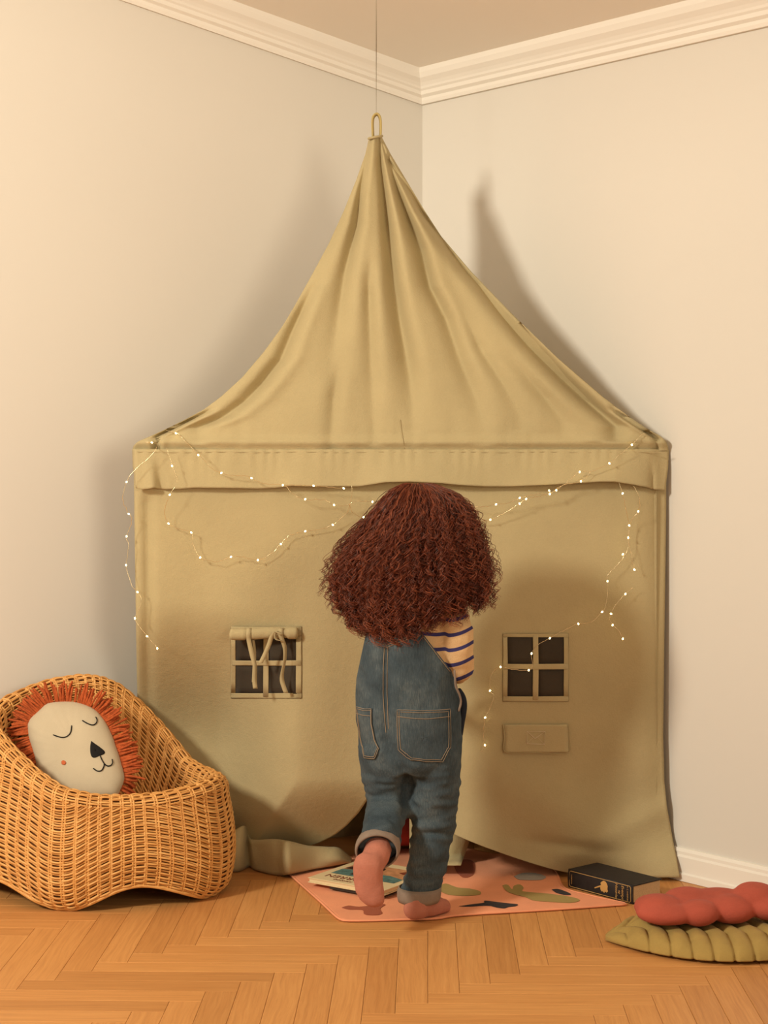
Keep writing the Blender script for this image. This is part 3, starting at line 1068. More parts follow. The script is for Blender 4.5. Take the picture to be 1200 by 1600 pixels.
ZR = smoothc(rim_z(phi), 41)
RXA = np.where(np.cos(phi) < 0, RX + 0.040, RX)
RR = 1.0 / np.sqrt((np.cos(phi) / RXA) ** 2 + (np.sin(phi) / RY) ** 2) + 0.010 * np.cos(4 * (phi + math.radians(20)))
ZB = 0.062 * (0.5 - 0.5 * np.cos(4 * (phi + math.radians(18)))) ** 0.8
ZB = smoothc(ZB, 41)
back = sst(70, 160, np.degrees(angd(phi, PSI)))


def chair_profile():
    """outer profile from the foot up over the rim and down inside to the seat: (NPH, K, 2) = radius, z"""
    rows = []
    for t in np.linspace(0, 1, 24):
        z = ZB + (ZR - 0.03 - ZB) * t
        r = RR * (0.955 + 0.055 * np.sin(math.pi * min(1, t * 1.05) ** 0.8)) + back * 0.00 * t
        r = r - 0.02 * np.exp(-(z / 0.018) ** 2) - back * 0.030 * sst(0.28, 0.56, z)
        rows.append((r, z))
    r0 = rows[-1][0]
    for a in np.linspace(0, math.pi, 10)[1:]:
        rows.append((r0 - 0.025 + 0.025 * math.cos(a), ZR - 0.03 + 0.03 * math.sin(a)))
    r1 = r0 - 0.05
    zs = 0.215
    r1 = r1 + 0 * r0
    zs = 0.215
    for t in np.linspace(0, 1, 18)[1:]:
        z = (ZR - 0.03) + (zs - (ZR - 0.03)) * (1 - (1 - t) ** 1.7)
        r = r1 - 0.055 * t - (r1 - 0.055) * 0.0
        rows.append((r, z))
    r2 = rows[-1][0]
    for t in np.linspace(0, 1, 10)[1:]:
        rows.append((r2 * (1 - t) + 0.002, np.full(NPH, zs) - 0.02 * t))
    return np.stack([np.stack([np.broadcast_to(a, NPH), np.broadcast_to(b, NPH)], -1) for a, b in rows], 1)


prof = chair_profile()
K = prof.shape[1]
seg = np.linalg.norm(np.diff(prof, axis=1), axis=2)
arc = np.concatenate([np.zeros((NPH, 1)), np.cumsum(seg, 1)], 1)
rim_arc = arc[:, 28]


def surf(idx, s):
    """point and outward normal on the profile of angle idx at arc length s (vectors)"""
    s = np.asarray(s)
    out = np.zeros((len(idx), 2)); nor = np.zeros((len(idx), 2))
    for n_, (i, sv) in enumerate(zip(idx, s)):
        k = int(np.clip(np.searchsorted(arc[i], sv) - 1, 0, K - 2))
        t = (sv - arc[i, k]) / max(1e-9, arc[i, k + 1] - arc[i, k])
        out[n_] = prof[i, k] * (1 - t) + prof[i, k + 1] * t
        k0, k1 = max(k - 1, 0), min(k + 2, K - 1)
        tg = prof[i, k1] - prof[i, k0]
        tg /= np.linalg.norm(tg) + 1e-9
        nor[n_] = (tg[1], -tg[0])
    return out, nor


def to3(i, rz):
    return np.stack([CC.x + rz[:, 0] * np.cos(phi[i]), CC.y + rz[:, 0] * np.sin(phi[i]), rz[:, 1]], -1)


# added backing just under the weave, coloured dark as shade in the gaps
core = np.zeros((K, NPH, 3))
tang = np.gradient(prof, axis=1); tang /= np.linalg.norm(tang, axis=2, keepdims=True) + 1e-9
nrm2 = np.stack([tang[:, :, 1], -tang[:, :, 0]], -1)
pc = prof - nrm2 * 0.0045
for k in range(K):
    core[k] = to3(np.arange(NPH), pc[:, k])
core[:, :, 2] = np.maximum(core[:, :, 2], 0.004)
grid('gap_backing', core[:, ::4], M['wicker_gap_shade'], chair, wrap=True)
NST = 54
PITCH = 0.0066
row_paths = []
step = 2


def add_row(s_of_phi, valid, k):
    idx = np.arange(0, NPH, step)
    ok = valid[idx]
    if not ok.any(): return
    s = s_of_phi[idx]
    rz, nn = surf(idx, s)
    und = 0.0030 * np.sin(phi[idx] * NST / 2 * 2 / 2 * 1.0 + math.pi * (k % 2))
    rz = rz + nn * und[:, None]
    p = to3(idx, rz)
    p[:, 2] += 0.0008 * np.sin(phi[idx] * 7 + k * 1.7)
    p[:, 2] = np.maximum(p[:, 2], 0.0045)
    if ok.all():
        row_paths.append(np.vstack([p, p[:3]]))
    else:
        st = int(np.argmin(ok))
        okr = np.roll(ok, -st); pr = np.roll(p, -st, axis=0)
        run = []
        for a, q in zip(okr, pr):
            if a: run.append(q)
            else:
                if len(run) > 4: row_paths.append(np.array(run))
                run = []
        if len(run) > 4: row_paths.append(np.array(run))


L_out = rim_arc
nmax = int(L_out.max() / PITCH)
ROLL = 7
for k in range(nmax):
    s = np.full(NPH, (k + 0.4) * PITCH)
    add_row(s, s < L_out - ROLL * PITCH * 0.92, k)
for k in range(-ROLL, 80):
    s = L_out + (k + 0.3) * PITCH
    add_row(s, s < arc[:, -1] - 0.02, k + 1000)
Vs, Fs, off = [], [], 0
for p in row_paths:
    V, Fq = tube_arrays(p[None], np.full((1, len(p)), 0.0029), 5)
    Vs.append(V); Fs.append(Fq + off); off += len(V)
tag(npmesh('weave', np.vstack(Vs), np.vstack(Fs), M['wicker'], chair), kind='stuff')
st_paths = []
for j in range(NST):
    for dj in (-0.012, 0.012):
        a = 2 * math.pi * (j + 0.0) / NST + dj
        i = int(round(a / (2 * math.pi) * NPH)) % NPH
        pts = to3(np.full(K, i), prof[i] + nrm2[i] * 0.0003)
        pts[:, 2] = np.maximum(pts[:, 2], 0.004)
        st_paths.append(pts[:44])
V, Fq = tube_arrays(np.array(st_paths), 0.0030, 5)
tag(npmesh('stakes', V, Fq, M['wicker'], chair), kind='stuff')
# bound lower edge
ei = np.arange(0, NPH, 2)
pe = to3(ei, prof[ei, 0]); pe[:, 2] = np.maximum(pe[:, 2] + 0.001, 0.006)
tubes('bottom_edge', [np.vstack([pe, pe[:2]])], 0.0058, M['wicker'], chair)

# ================================================================== LION CUSHION
LD = 4.66
outl = [(43, 1132), (48, 1122), (60, 1111), (72, 1100), (84, 1097), (100, 1096), (118, 1097), (138, 1103), (152, 1112), (164, 1127), (172, 1142), (178, 1156), (180, 1163), (186, 1180),
        (191, 1198), (194.5, 1213), (193, 1223), (187, 1237), (182, 1244), (165, 1248), (140, 1250), (112, 1246), (88, 1234), (68, 1215), (58, 1200), (55, 1186), (50, 1168), (45, 1152)]
o2 = smooth_interp(outl + [outl[0]], 97)[:-1]
cen = np.array([118.0, 1172.0])


def lion_d(py):
    return LD + 0.10 - 0.16 * (py - 1090) / 160.0


def lion_depth(px, py, rho):
    return lion_d(py) - 0.055 * math.sqrt(max(0.0, 1 - rho ** 2.6))


lion = empty('lion_cushion', P(130, 1245, LD - 0.05))
tag(lion, 'cream lion-face cushion with rust yarn mane and closed eyes in wicker chair', 'cushion')
NRING = 26
rings = []
for side in (1, -1):
    for k in range(NRING):
        rho = (k + 0.02) / (NRING - 1) * 1.0
        rho = min(1, math.sin(rho * math.pi / 2) ** 0.9)
        row = []
        for i, (x, y) in enumerate(o2):
            px = cen[0] + (x - cen[0]) * rho; py = cen[1] + (y - cen[1]) * rho
            wr_ = 0.0012 * rho ** 4 * math.sin(i * 1.9) * (1 - rho) * 6
            d = lion_d(py) - side * 0.055 * math.sqrt(max(0.0, 1 - rho ** 2.6)) + wr_
            row.append(P(px, py, d))
        rings.append((side, k, row))
front = [r for s, k, r in rings if s == 1]
backr = [r for s, k, r in rings if s == -1][::-1][1:]
A_ = np.array([[list(p) for p in r] for r in front + backr])
lf = grid('face', A_, M['linen'], lion, wrap=True)


def on_lion(px, py, off=0.002):
    v = np.array([px, py]) - cen
    a = math.atan2(v[1], v[0])
    oa = np.arctan2(o2[:, 1] - cen[1], o2[:, 0] - cen[0])
    orr = np.hypot(o2[:, 0] - cen[0], o2[:, 1] - cen[1])
    od = np.argsort(oa)
    R_ = np.interp(a, oa[od], orr[od], period=2 * math.pi)
    rho = min(1.0, np.hypot(*v) / R_)
    return P(px, py, lion_depth(px, py, rho) - off)


def lz(x, y): return (x / 5.4545, 1040 + y / 5.4545)


feat = {
    'closed_eye': [[lz(450, 588), lz(490, 603), lz(535, 612), lz(575, 600), lz(603, 565), lz(611, 508)]],
    'closed_eye.001': [[lz(700, 466), lz(740, 490), lz(785, 506), lz(815, 495), lz(828, 465), lz(815, 435)]],
    'mouth': [[lz(853, 765), lz(870, 805), lz(888, 835)], [lz(793, 874), lz(830, 898), lz(865, 893), lz(885, 860), lz(888, 835)], [lz(888, 835), lz(915, 855), lz(945, 850), lz(960, 825), lz(955, 795)]],
}
for nm, ls in feat.items():
    tubes(nm.split('.')[0], [[on_lion(x, y) for x, y in smooth_interp(l, 26)] for l in ls], 0.0016, M['black_thread'], lion)


def lion_patch(name, poly, mat, off=0.0025):
    q = smooth_interp(poly + [poly[0]], 49)[:-1]
    c = q.mean(0)
    A = np.array([[list(on_lion(*(c + (p - c) * t), off - (0.002 if t == 1 else 0))) for p in q] for t in (0.02, 0.35, 0.7, 0.9, 1.0)])
    return grid(name, A, mat, lion, wrap=True, thick=0.001)


lion_patch('nose', [lz(778, 643), lz(800, 660), lz(850, 695), lz(890, 730), lz(888, 752), lz(850, 768), lz(810, 784), lz(785, 778), lz(772, 745), lz(770, 690)], M['black_thread'])
lion_patch('cheek_spot', [lz(525, 815), lz(540, 808), lz(558, 818), lz(560, 835), lz(545, 845), lz(527, 838)], M['cheek'])
# mane: yarn fringe around the head
paths = []
n_o = len(o2)
for k in range(330):
    i = random.random() * n_o
    i0 = int(i) % n_o; x, y = o2[i0] * (1 - i % 1) + o2[(i0 + 1) % n_o] * (i % 1)
    ang = math.degrees(math.atan2(-(y - cen[1]), x - cen[0]))
    if -135 < ang < -68: continue
    tn = o2[(i0 + 2) % n_o] - o2[(i0 - 2) % n_o]
    nr_ = np.array([tn[1], -tn[0]]); nr_ /= np.linalg.norm(nr_)
    if np.dot(nr_, np.array([x, y]) - cen) < 0: nr_ = -nr_
    ln = random.uniform(24, 37)
    if ang < -30: ln *= 0.62
    if -140 > ang or ang > 165: ln *= 0.95
    td = np.array([-nr_[1], nr_[0]]); lean = random.uniform(-0.16, 0.16)
    droop = random.uniform(0, 7)
    dz = random.uniform(-0.015, 0.022)
    pts = []
    for t in np.linspace(0, 1, 9):
        q = np.array([x, y]) - nr_ * 2 + nr_ * ln * t + td * lean * ln * t * t + np.array([0, droop * t * t])
        pts.append(P(q[0], q[1], lion_d(y) - 0.002 + dz * t + 0.012 * t * t))
    paths.append(pts)
pa = np.array([[list(p) for p in s] for s in paths])
ra = np.full(pa.shape[:2], 0.0034); ra[:, 0] *= 0.8; ra[:, -1] *= 0.75
V, Fq = tube_arrays(pa, ra, 6)
tag(npmesh('mane', V, Fq, M['yarn'], lion), kind='stuff')

# ================================================================== PLAY MAT
mat_px = [(450, 1366), (470, 1384), (500, 1411), (520, 1430), (530, 1438), (540, 1441), (580, 1441), (625, 1439.5), (680, 1438), (705, 1434), (740, 1431), (800, 1427.5), (860, 1424), (920, 1420),
          (960, 1417), (976, 1416), (978, 1414.5), (948, 1408), (918, 1401), (890, 1394), (878, 1386), (868, 1364), (850, 1352), (780, 1340), (700, 1332), (620, 1330), (560, 1336), (540, 1350), (500, 1358), (470, 1363)]
mp = smooth_interp([tuple(G(*p)[:2]) for p in mat_px] + [tuple(G(*mat_px[0])[:2])], 161)[:-1]
mc = np.array([0.14, 4.66])


def mat_h(x, y):
    z = 0.006 + 0.0018 * noise.noise(Vector((x * 9, y * 9, 1)))
    z += 0.003 * max(0, noise.noise(Vector((x * 5, y * 14, 4))))
    z += 0.022 * float(sst(4.84, 5.05, y)) * (0.6 + 0.8 * noise.noise(Vector((x * 9, y * 7, 2)))) * float(sst(0.05, 0.15, x)) * float(sst(0.50, 0.36, x))
    z += 0.008 * math.exp(-((x - 0.27) / 0.05) ** 2 - ((y - 4.50) / 0.05) ** 2)
    return max(z, 0.005)


A_ = []
for t in np.linspace(0.01, 1, 40):
    A_.append([(mc[0] + (x - mc[0]) * t, mc[1] + (y - mc[1]) * t, mat_h(mc[0] + (x - mc[0]) * t, mc[1] + (y - mc[1]) * t)) for x, y in mp])
A_.append([(x, y, 0.002) for x, y in mp])
mat_root = empty('play_mat', (0.14, 4.5, 0))
tag(mat_root, 'salmon pink fabric play mat with animal applique spread in front of tent', 'mat')
grid('cloth', np.array(A_), M['mat'], mat_root, wrap=True)
tubes('piping', [[(x, y, 0.0045) for x, y in np.vstack([mp, mp[:2]])]], 0.0032, M['mat'], mat_root)


def applique(name, poly, mat, n=60):
    pts = [G(px, py, 0.010) for px, py in poly]
    q = smooth_interp([(p.x, p.y) for p in pts] + [(pts[0].x, pts[0].y)], n + 1)[:-1]
    me = bpy.data.meshes.new(name)
    bm = bmesh.new()
    vs_ = [bm.verts.new((x, y, 0)) for x, y in q]
    bm.faces.new(vs_)
    bmesh.ops.triangulate(bm, faces=bm.faces)
    bmesh.ops.subdivide_edges(bm, edges=bm.edges, cuts=1)
    bmesh.ops.triangulate(bm, faces=bm.faces)
    for v_ in bm.verts: v_.co.z = mat_h(v_.co.x, v_.co.y) + 0.0012
    bmesh.ops.recalc_face_normals(bm, faces=bm.faces)
    bm.to_mesh(me); bm.free()
    o = link_mesh(name, me, mat, mat_root, False)
    m = o.modifiers.new('t', 'SOLIDIFY'); m.thickness = 0.0006; m.offset = 0
    return o


applique('rabbit_applique', [(785, 1382), (793, 1381), (800, 1388), (803, 1383), (812, 1381), (818, 1386), (816, 1391), (830, 1393), (850, 1394), (880, 1397), (902, 1402), (905, 1406), (890, 1409), (860, 1407.5), (835, 1406), (822, 1401), (808, 1397), (797, 1393), (790, 1389)], M['app_green'])
applique('bird_applique', [(717, 1415), (735, 1414), (756, 1413.5), (757, 1410), (775, 1411), (807, 1411.5), (806, 1414.5), (795, 1416.5), (787, 1419), (772, 1418), (765, 1417), (735, 1416.5)], M['app_dark'])
applique('leaf_applique', [(688, 1382), (697, 1379), (715, 1385), (735, 1387), (750, 1391), (749, 1396), (730, 1398), (705, 1397), (690, 1392)], M['app_green'])
applique('cloud_applique', [(803, 1368), (815, 1363), (830, 1362.5), (845, 1365), (853, 1369), (845, 1373), (825, 1374), (810, 1373)], M['app_grey'])
applique('dark_patch', [(862, 1388), (872, 1387.5), (884, 1391), (892, 1395), (884, 1396), (870, 1393)], M['app_dark'])  # small dark flat patch near the book spine
applique('fox_applique', [(534, 1416), (545, 1413), (562, 1415), (590, 1412), (602, 1412), (594, 1418), (597, 1425), (588, 1428), (570, 1427), (566, 1420), (545, 1419)], M['app_rust'])
applique('bear_applique', [(708, 1352), (730, 1348), (742, 1352), (738, 1366), (722, 1369)], M['app_rust'])
applique('sun_applique', [(672, 1414), (684, 1407), (691, 1409), (691, 1417), (680, 1420)], M['app_sand'])

# ================================================================== BOOKS
def text_mesh(name, body, size, origin, xax, yax, mat, parent, shear=0.0, align='CENTER'):
    cu = bpy.data.curves.new(name, 'FONT')
    cu.body = body; cu.size = size; cu.align_x = align; cu.align_y = 'CENTER'; cu.extrude = 0.0002; cu.shear = shear
    tmp = bpy.data.objects.new(name, cu)
    COL.objects.link(tmp)
    me = bake(tmp)
    bpy.data.objects.remove(tmp, do_unlink=True)
    xax, yax = Vector(xax).normalized(), Vector(yax).normalized()
    zax = xax.cross(yax)
    Mx = Matrix((xax, yax, zax)).transposed().to_4x4()
    Mx.translation = Vector(origin)
    me.transform(Mx)
    me.materials.clear(); me.materials.append(mat)
    return link_mesh(name, me, mat, parent, False)


# black hardback: spine towards the camera
TL, TR, BR = G(889, 1357, 0.051), G(990, 1383, 0.051), G(1037, 1374, 0.051)
eR = (TR - TL); LB = eR.length; eR.normalize()
eW = Vector((-eR.y, eR.x, 0)); WBk = 0.112
hB = 0.050
bk = empty('fairy_tale_book', (TL + TR) / 2 + Vector((0, 0, -0.051)))
tag(bk, 'thick black hardback book with gold spine lettering lying beside the mat', 'book')
c0 = (TL + TR) / 2 + eW * (WBk / 2); c0.z = 0
for zc in (0.0025, hB - 0.0015):
    box('cover', c0 + Vector((0, 0, zc)), eR * (LB / 2), eW * (WBk / 2), (0, 0, 0.0018), M['book_black'], bk, 0.0008)
# rounded spine
A_ = []
for k in range(9):
    a = math.pi * (k / 8 - 0.5)
    A_.append([list((TL + TR) / 2 + eR * (LB / 2) * s - eW * (0.004 * math.cos(a)) + Vector((0, 0, hB / 2 + 0.0005 - 0.051 + (hB / 2) * math.sin(a)))) for s in (-1, 1)])
grid('spine', np.array(A_), M['book_black'], bk, thick=0.002)
box('page_block', c0 + eW * -0.001 + Vector((0, 0, hB / 2 + 0.0005)), eR * (LB / 2 - 0.0025), eW * (WBk / 2 - 0.004), (0, 0, hB / 2 - 0.0030), M['paper'], bk)
sp_o = (TL + TR) / 2 - eW * 0.0056; sp_o.z = hB / 2 + 0.0005


def on_spine(s, z):   # s metres from the spine middle towards the right end
    return sp_o + eR * s + Vector((0, 0, z)) + eW * (0.0042 * (1 - math.sqrt(max(0, 1 - (z / (hB / 2)) ** 2))))


hs, hz = LB / 2 - 0.006, hB / 2 - 0.004
fr = []
for (a, b) in (((-hs, hz - .004), (-hs + .004, hz)), ((hs - .004, hz), (hs, hz - .004)), ((hs, -hz + .004), (hs - .004, -hz)), ((-hs + .004, -hz), (-hs, -hz + .004))):
    fr += [a, b]
fr.append(fr[0])
tubes('gold_frame', [[on_spine(*p) for p in fr]], 0.0008, M['gold'], bk)
dn = Vector((0, 0, -1))
for body, s, sz, sh in (('H. C. ANDERSEN', hs - 0.010, 0.0055, 0), ('Eventyr', hs - 0.027, 0.0125, 0.25), ('og', hs - 0.038, 0.0095, 0.25), ('Historier', hs - 0.049, 0.0115, 0.25), ('LADEMANN', -hs + 0.010, 0.0048, 0)):
    text_mesh('spine_lettering', body, sz, on_spine(s, 0) - eW * 0.0006, dn, eR, M['gold'], bk, sh)
# gold paper-cut figure
fig = [(-8, 12), (-2, 15), (4, 14), (9, 10), (12, 4), (11, -3), (13, -8), (8, -12), (4, -10), (0, -14), (-5, -11), (-9, -12), (-12, -7), (-13, 0), (-10, 4), (-12, 8)]
vv = [on_spine(0.018 + a * 0.0011, b * 0.0011 + 0.002) - eW * 0.0008 for a, b in fig]
pymesh('gold_figure', vv, [tuple(range(len(vv)))], M['gold'], bk)
stem = [on_spine(0.018 + a, b) - eW * 0.0008 for a, b in ((-0.012, 0.001), (-0.034, -0.0085), (-0.035, -0.0055), (-0.012, 0.005))]
pymesh('gold_figure', stem, [(0, 1, 2, 3)], M['gold'], bk)

# cream picture book on a thin dark one
a0 = G(481, 1372, 0.030); a1 = G(600, 1393, 0.030); a3 = G(550, 1345, 0.030)
e1 = (a1 - a0); L1 = e1.length; e1.normalize()
e2 = Vector((-e1.y, e1.x, 0)); L2 = 0.25
pb = empty('picture_book', a0.lerp(a1, 0.5) + Vector((0, 0, -0.014)))
tag(pb, 'cream hardcover picture book with teal illustration lying on the mat', 'book')
pc_ = a0.lerp(a1, 0.5) + e2 * (L2 / 2); pc_.z = 0
zb = 0.0182
box('cover', pc_ + Vector((0, 0, zb + 0.0012)), e1 * (L1 / 2), e2 * (L2 / 2), (0, 0, 0.0012), M['cream_cover'], pb, 0.0008)
box('cover', pc_ + Vector((0, 0, zb + 0.0128)), e1 * (L1 / 2), e2 * (L2 / 2), (0, 0, 0.0012), M['cream_cover'], pb, 0.0008)
box('page_block', pc_ + Vector((0, 0, zb + 0.007)), e1 * (L1 / 2 - 0.003), e2 * (L2 / 2 - 0.003), (0, 0, 0.0044), M['cream_cover'], pb)
zt = zb + 0.0143


def on_cover(s, t, dz=0.0):  # 0..1 along the front edge, 0..1 away from the camera
    p = a0 + e1 * (L1 * s) + e2 * (L2 * t); p.z = zt + dz
    return p


def flat_print(name, st, mat, dz):
    vv_ = [on_cover(s, t, dz) for s, t in st]
    return pymesh(name, vv_, [tuple(range(len(vv_)))], mat, pb)


flat_print('cover_picture', [(0.09, 0.30), (0.92, 0.30), (0.92, 0.86), (0.09, 0.86)], M['print_peach'], 0.0)
flat_print('cover_picture', [(0.09, 0.30), (0.92, 0.30), (0.92, 0.48), (0.70, 0.55), (0.45, 0.50), (0.25, 0.56), (0.09, 0.52)], M['teal'], 0.0002)
flat_print('cover_picture', [(0.10, 0.56), (0.30, 0.54), (0.55, 0.58), (0.50, 0.78), (0.30, 0.82), (0.14, 0.72)], M['print_dark'], 0.0004)
flat_print('cover_picture', [(0.30, 0.36), (0.48, 0.40), (0.44, 0.47), (0.30, 0.44)], M['print_dark'], 0.0005)
flat_print('cover_picture', [(0.72, 0.70), (0.80, 0.66), (0.88, 0.72), (0.84, 0.80), (0.76, 0.78)], M['print_red'], 0.0005)
text_mesh('cover_title', 'MORREN', 0.036, on_cover(0.40, 0.20, 0.0004), -e1, -e2, M['print_red'], pb)
text_mesh('cover_title', 'ARNODD', 0.014, on_cover(0.40, 0.09, 0.0004), -e1, -e2, M['print_red'], pb)
text_mesh('cover_title', 'NORDEN', 0.016, on_cover(0.80, 0.93, 0.0004), -e1, -e2, M['print_dark'], pb)
db = empty('thin_book', pc_ + Vector((0, 0, 0.012)))
tag(db, 'thin dark brown book lying under the cream picture book', 'book')
dc = pc_ + e1 * 0.030 - e2 * 0.012
box('cover', dc + Vector((0, 0, 0.0160)), e1 * (L1 * 0.34), e2 * (L2 * 0.44), (0, 0, 0.0008), M['book_brown'], db, 0.0004)
box('cover', dc + Vector((0, 0, 0.0112)), e1 * (L1 * 0.34), e2 * (L2 * 0.44), (0, 0, 0.0008), M['book_brown'], db, 0.0004)
box('page_block', dc + Vector((0, 0, 0.0136)), e1 * (L1 * 0.33), e2 * (L2 * 0.43), (0, 0, 0.0016), M['book_brown'], db)

# ================================================================== FLOOR CUSHIONS
# leaf cushion
tipL = G(946, 1464, 0.01)
lc = empty('leaf_cushion', (0.84, 4.21, 0))
tag(lc, 'moss green quilted leaf-shaped floor cushion at the right', 'cushion')
LL = 0.62
NU, NVv = 200, 61
top = np.zeros((NU, NVv, 3)); btm = np.zeros((NU, NVv, 3))
axd = Vector((1.0, -0.03, 0)).normalized(); ayd = Vector((0.03, 1.0, 0)).normalized()
for i in range(NU):
    u = i / (NU - 1)
    w = 0.195 * (math.sin(math.pi * min(1, u ** 0.85)) ** 0.85 + 0.004)
    for j in range(NVv):
        v_ = -1 + 2 * j / (NVv - 1)
        ch = u * 13.2 + 1.45 * max(0.0, min(v_, 0.25) + 0.42) - 1.45 * max(0.0, v_ - 0.25)
        s_ = abs(math.sin(math.pi * ch))
        puff = 0.50 + 0.50 * s_ ** 0.42
        edge = max(0.0, 1 - abs(v_) ** 4) ** 0.5
        rib = 1 - 0.25 * math.exp(-((v_ - 0.25) / 0.05) ** 2)
        hgt = 0.040 * min(1, math.sin(math.pi * u) * 2.2 + 0.05) * edge * puff * rib
        wv = w * (1 - 0.055 * math.exp(-(s_ / 0.25) ** 2) * abs(v_) ** 4)
        b_ = Vector((tipL.x, tipL.y, 0)) + axd * (LL * u) + ayd * (wv * v_)
        zmid = 0.020 * edge * min(1, math.sin(math.pi * u) * 2 + 0.1)
        top[i, j] = (b_.x, b_.y, 0.013 + hgt + 0.0015 * noise.noise(Vector((b_.x * 60, b_.y * 60, 0))))
        btm[i, j] = (b_.x, b_.y, max(0.002, 0.011 - 0.009 * edge))
A_ = np.concatenate([top, btm[:, ::-1]], 1)
grid('quilted_cover', A_, M['leaf'], lc, wrap=True)
# side tag
box('care_tag', G(1193, 1484, 0.02) + Vector((0.0, -0.02, 0)), Vector((0.012, 0, 0)), Vector((0, 0.004, 0)), Vector((0, 0, 0.0012)), M['leaf'], lc)

# red lobed cushion lying on it
rc = empty('lobed_cushion', (0.78, 4.30, 0.05))
tag(rc, 'brick red soft lobed cushion lying on top of the green leaf cushion', 'cushion')
bm = bmesh.new()


def lobe(px, py, z, rx, ry, rz, ang):
    c = G(px, py, z + 0.004)
    add_ell(bm, c, (rx, ry, rz), Matrix.Rotation(math.radians(ang), 4, 'Z'), 28)


lobe(1030, 1417, 0.085, 0.062, 0.060, 0.030, 20)
lobe(1040, 1427, 0.078, 0.072, 0.050, 0.026, -10)
lobe(1092, 1426, 0.080, 0.050, 0.048, 0.030, 35)
lobe(1076, 1404, 0.092, 0.060, 0.060, 0.026, 10)
lobe(1143, 1420, 0.080, 0.062, 0.055, 0.034, 20)
lobe(1120, 1405, 0.090, 0.080, 0.055, 0.026, 0)
lobe(1180, 1399, 0.105, 0.050, 0.055, 0.032, 40)
lobe(1205, 1416, 0.085, 0.060, 0.050, 0.032, 0)
lobe(1110, 1414, 0.085, 0.120, 0.045, 0.024, 12)
lobe(1232, 1404, 0.090, 0.060, 0.060, 0.032, 10)
remeshed('cover', bm, 0.0055, M['red'], rc, 3, lambda co, no: co + no * (0.0015 * noise_arr(co, 28))[:, None])

# red cushion inside the tent, between the legs of the child
ic = empty('round_cushion', G(628, 1340)); tag(ic, 'deep red cushion inside the tent behind the child', 'cushion')
bm = bmesh.new(); c_ = Vector((0.05, 5.13, 0.075))
add_ell(bm, c_, (0.10, 0.085, 0.055), None, 28); add_ell(bm, c_ + Vector((0.0, 0.02, 0.03)), (0.085, 0.07, 0.05), None, 28)
remeshed('cover', bm, 0.007, plain('deep red velvet', (0.33, 0.04, 0.03, 1), 0.9, 0, 0.2, 30), ic, 3)

# ================================================================== CHILD
child = empty('person', (0.09, 4.40, 0))
tag(child, 'child seen from behind in denim dungarees, striped top and long curly auburn hair', 'person')
PXM = 4.40 / F


def ring(cx, y, hw, th, d):
    return (P(cx, y, d), Vector((hw * d / F, 0, 0)), Vector((0, th, 0)))


# ---- body: one continuous surface
bm = bmesh.new()
add_loft(bm, [ring(645, 925, 20, 0.035, 4.43), ring(642, 945, 44, 0.055, 4.42), ring(637, 965, 56, 0.075, 4.41), ring(636, 1010, 58, 0.080, 4.41), ring(637, 1080, 56, 0.072, 4.415), ring(640, 1150, 58, 0.072, 4.425), ring(641, 1180, 48, 0.055, 4.43)])
add_limb(bm, [(P(646, 935, 4.43), 0.034), (P(650, 895, 4.44), 0.032)])
hd = P(653, 838, 4.45)
fw = Vector((0.35, 0.94, 0)).normalized(); sd_ = Vector((fw.y, -fw.x, 0))
add_ell(bm, hd, (0.074, 0.085, 0.095), Matrix.Rotation(math.atan2(fw.y, fw.x) - math.pi / 2, 4, 'Z'), 28)
add_ell(bm, hd + fw * 0.022 + Vector((0, 0, -0.045)), (0.056, 0.062, 0.055), None, 20)
add_ell(bm, hd + fw * 0.088 + Vector((0, 0, -0.022)), (0.010, 0.014, 0.013), None, 12)
add_ell(bm, hd + fw * 0.080 + Vector((0, 0, -0.052)), (0.020, 0.009, 0.008), Matrix.Rotation(math.atan2(fw.y, fw.x) - math.pi / 2, 4, 'Z'), 12)
for s in (-1, 1):
    add_ell(bm, hd + sd_ * 0.076 * s + Vector((0, 0, -0.015)), (0.010, 0.018, 0.026), None, 12)
    add_ell(bm, hd + fw * 0.055 + sd_ * 0.036 * s + Vector((0, 0, -0.035)), (0.026, 0.026, 0.024), None, 12)


def hand(bm, wrist, fdir, up, side):
    fdir, up = Vector(fdir).normalized(), Vector(up).normalized()
    lat = fdir.cross(up).normalized() * side
    palm = wrist + fdir * 0.030
    add_limb(bm, [(wrist, 0.017), (wrist + fdir * 0.014, 0.017)])
    for k in range(4):
        o_ = lat * (0.021 - 0.014 * k)
        base_ = wrist + fdir * 0.048 + o_
        ln_ = (0.036, 0.041, 0.038, 0.030)[k]
        p1 = base_ + fdir * ln_ * 0.55 - up * 0.004
        p2 = p1 + (fdir * 0.7 - up * 0.7).normalized() * ln_ * 0.40
        p3 = p2 + (fdir * 0.2 - up).normalized() * ln_ * 0.32
        add_limb(bm, [(wrist + fdir * 0.008 + o_ * 0.6, 0.011), (base_, 0.0088), (p1, 0.0072), (p2, 0.0066), (p3, 0.0058)])
    t0 = wrist + fdir * 0.012 + lat * 0.020
    t1 = t0 + (fdir * 0.6 + lat * 0.8).normalized() * 0.024
    t2 = t1 + (fdir * 0.9 + lat * 0.15 - up * 0.4).normalized() * 0.022
    add_limb(bm, [(t0, 0.011), (t1, 0.0085), (t2, 0.0068)])


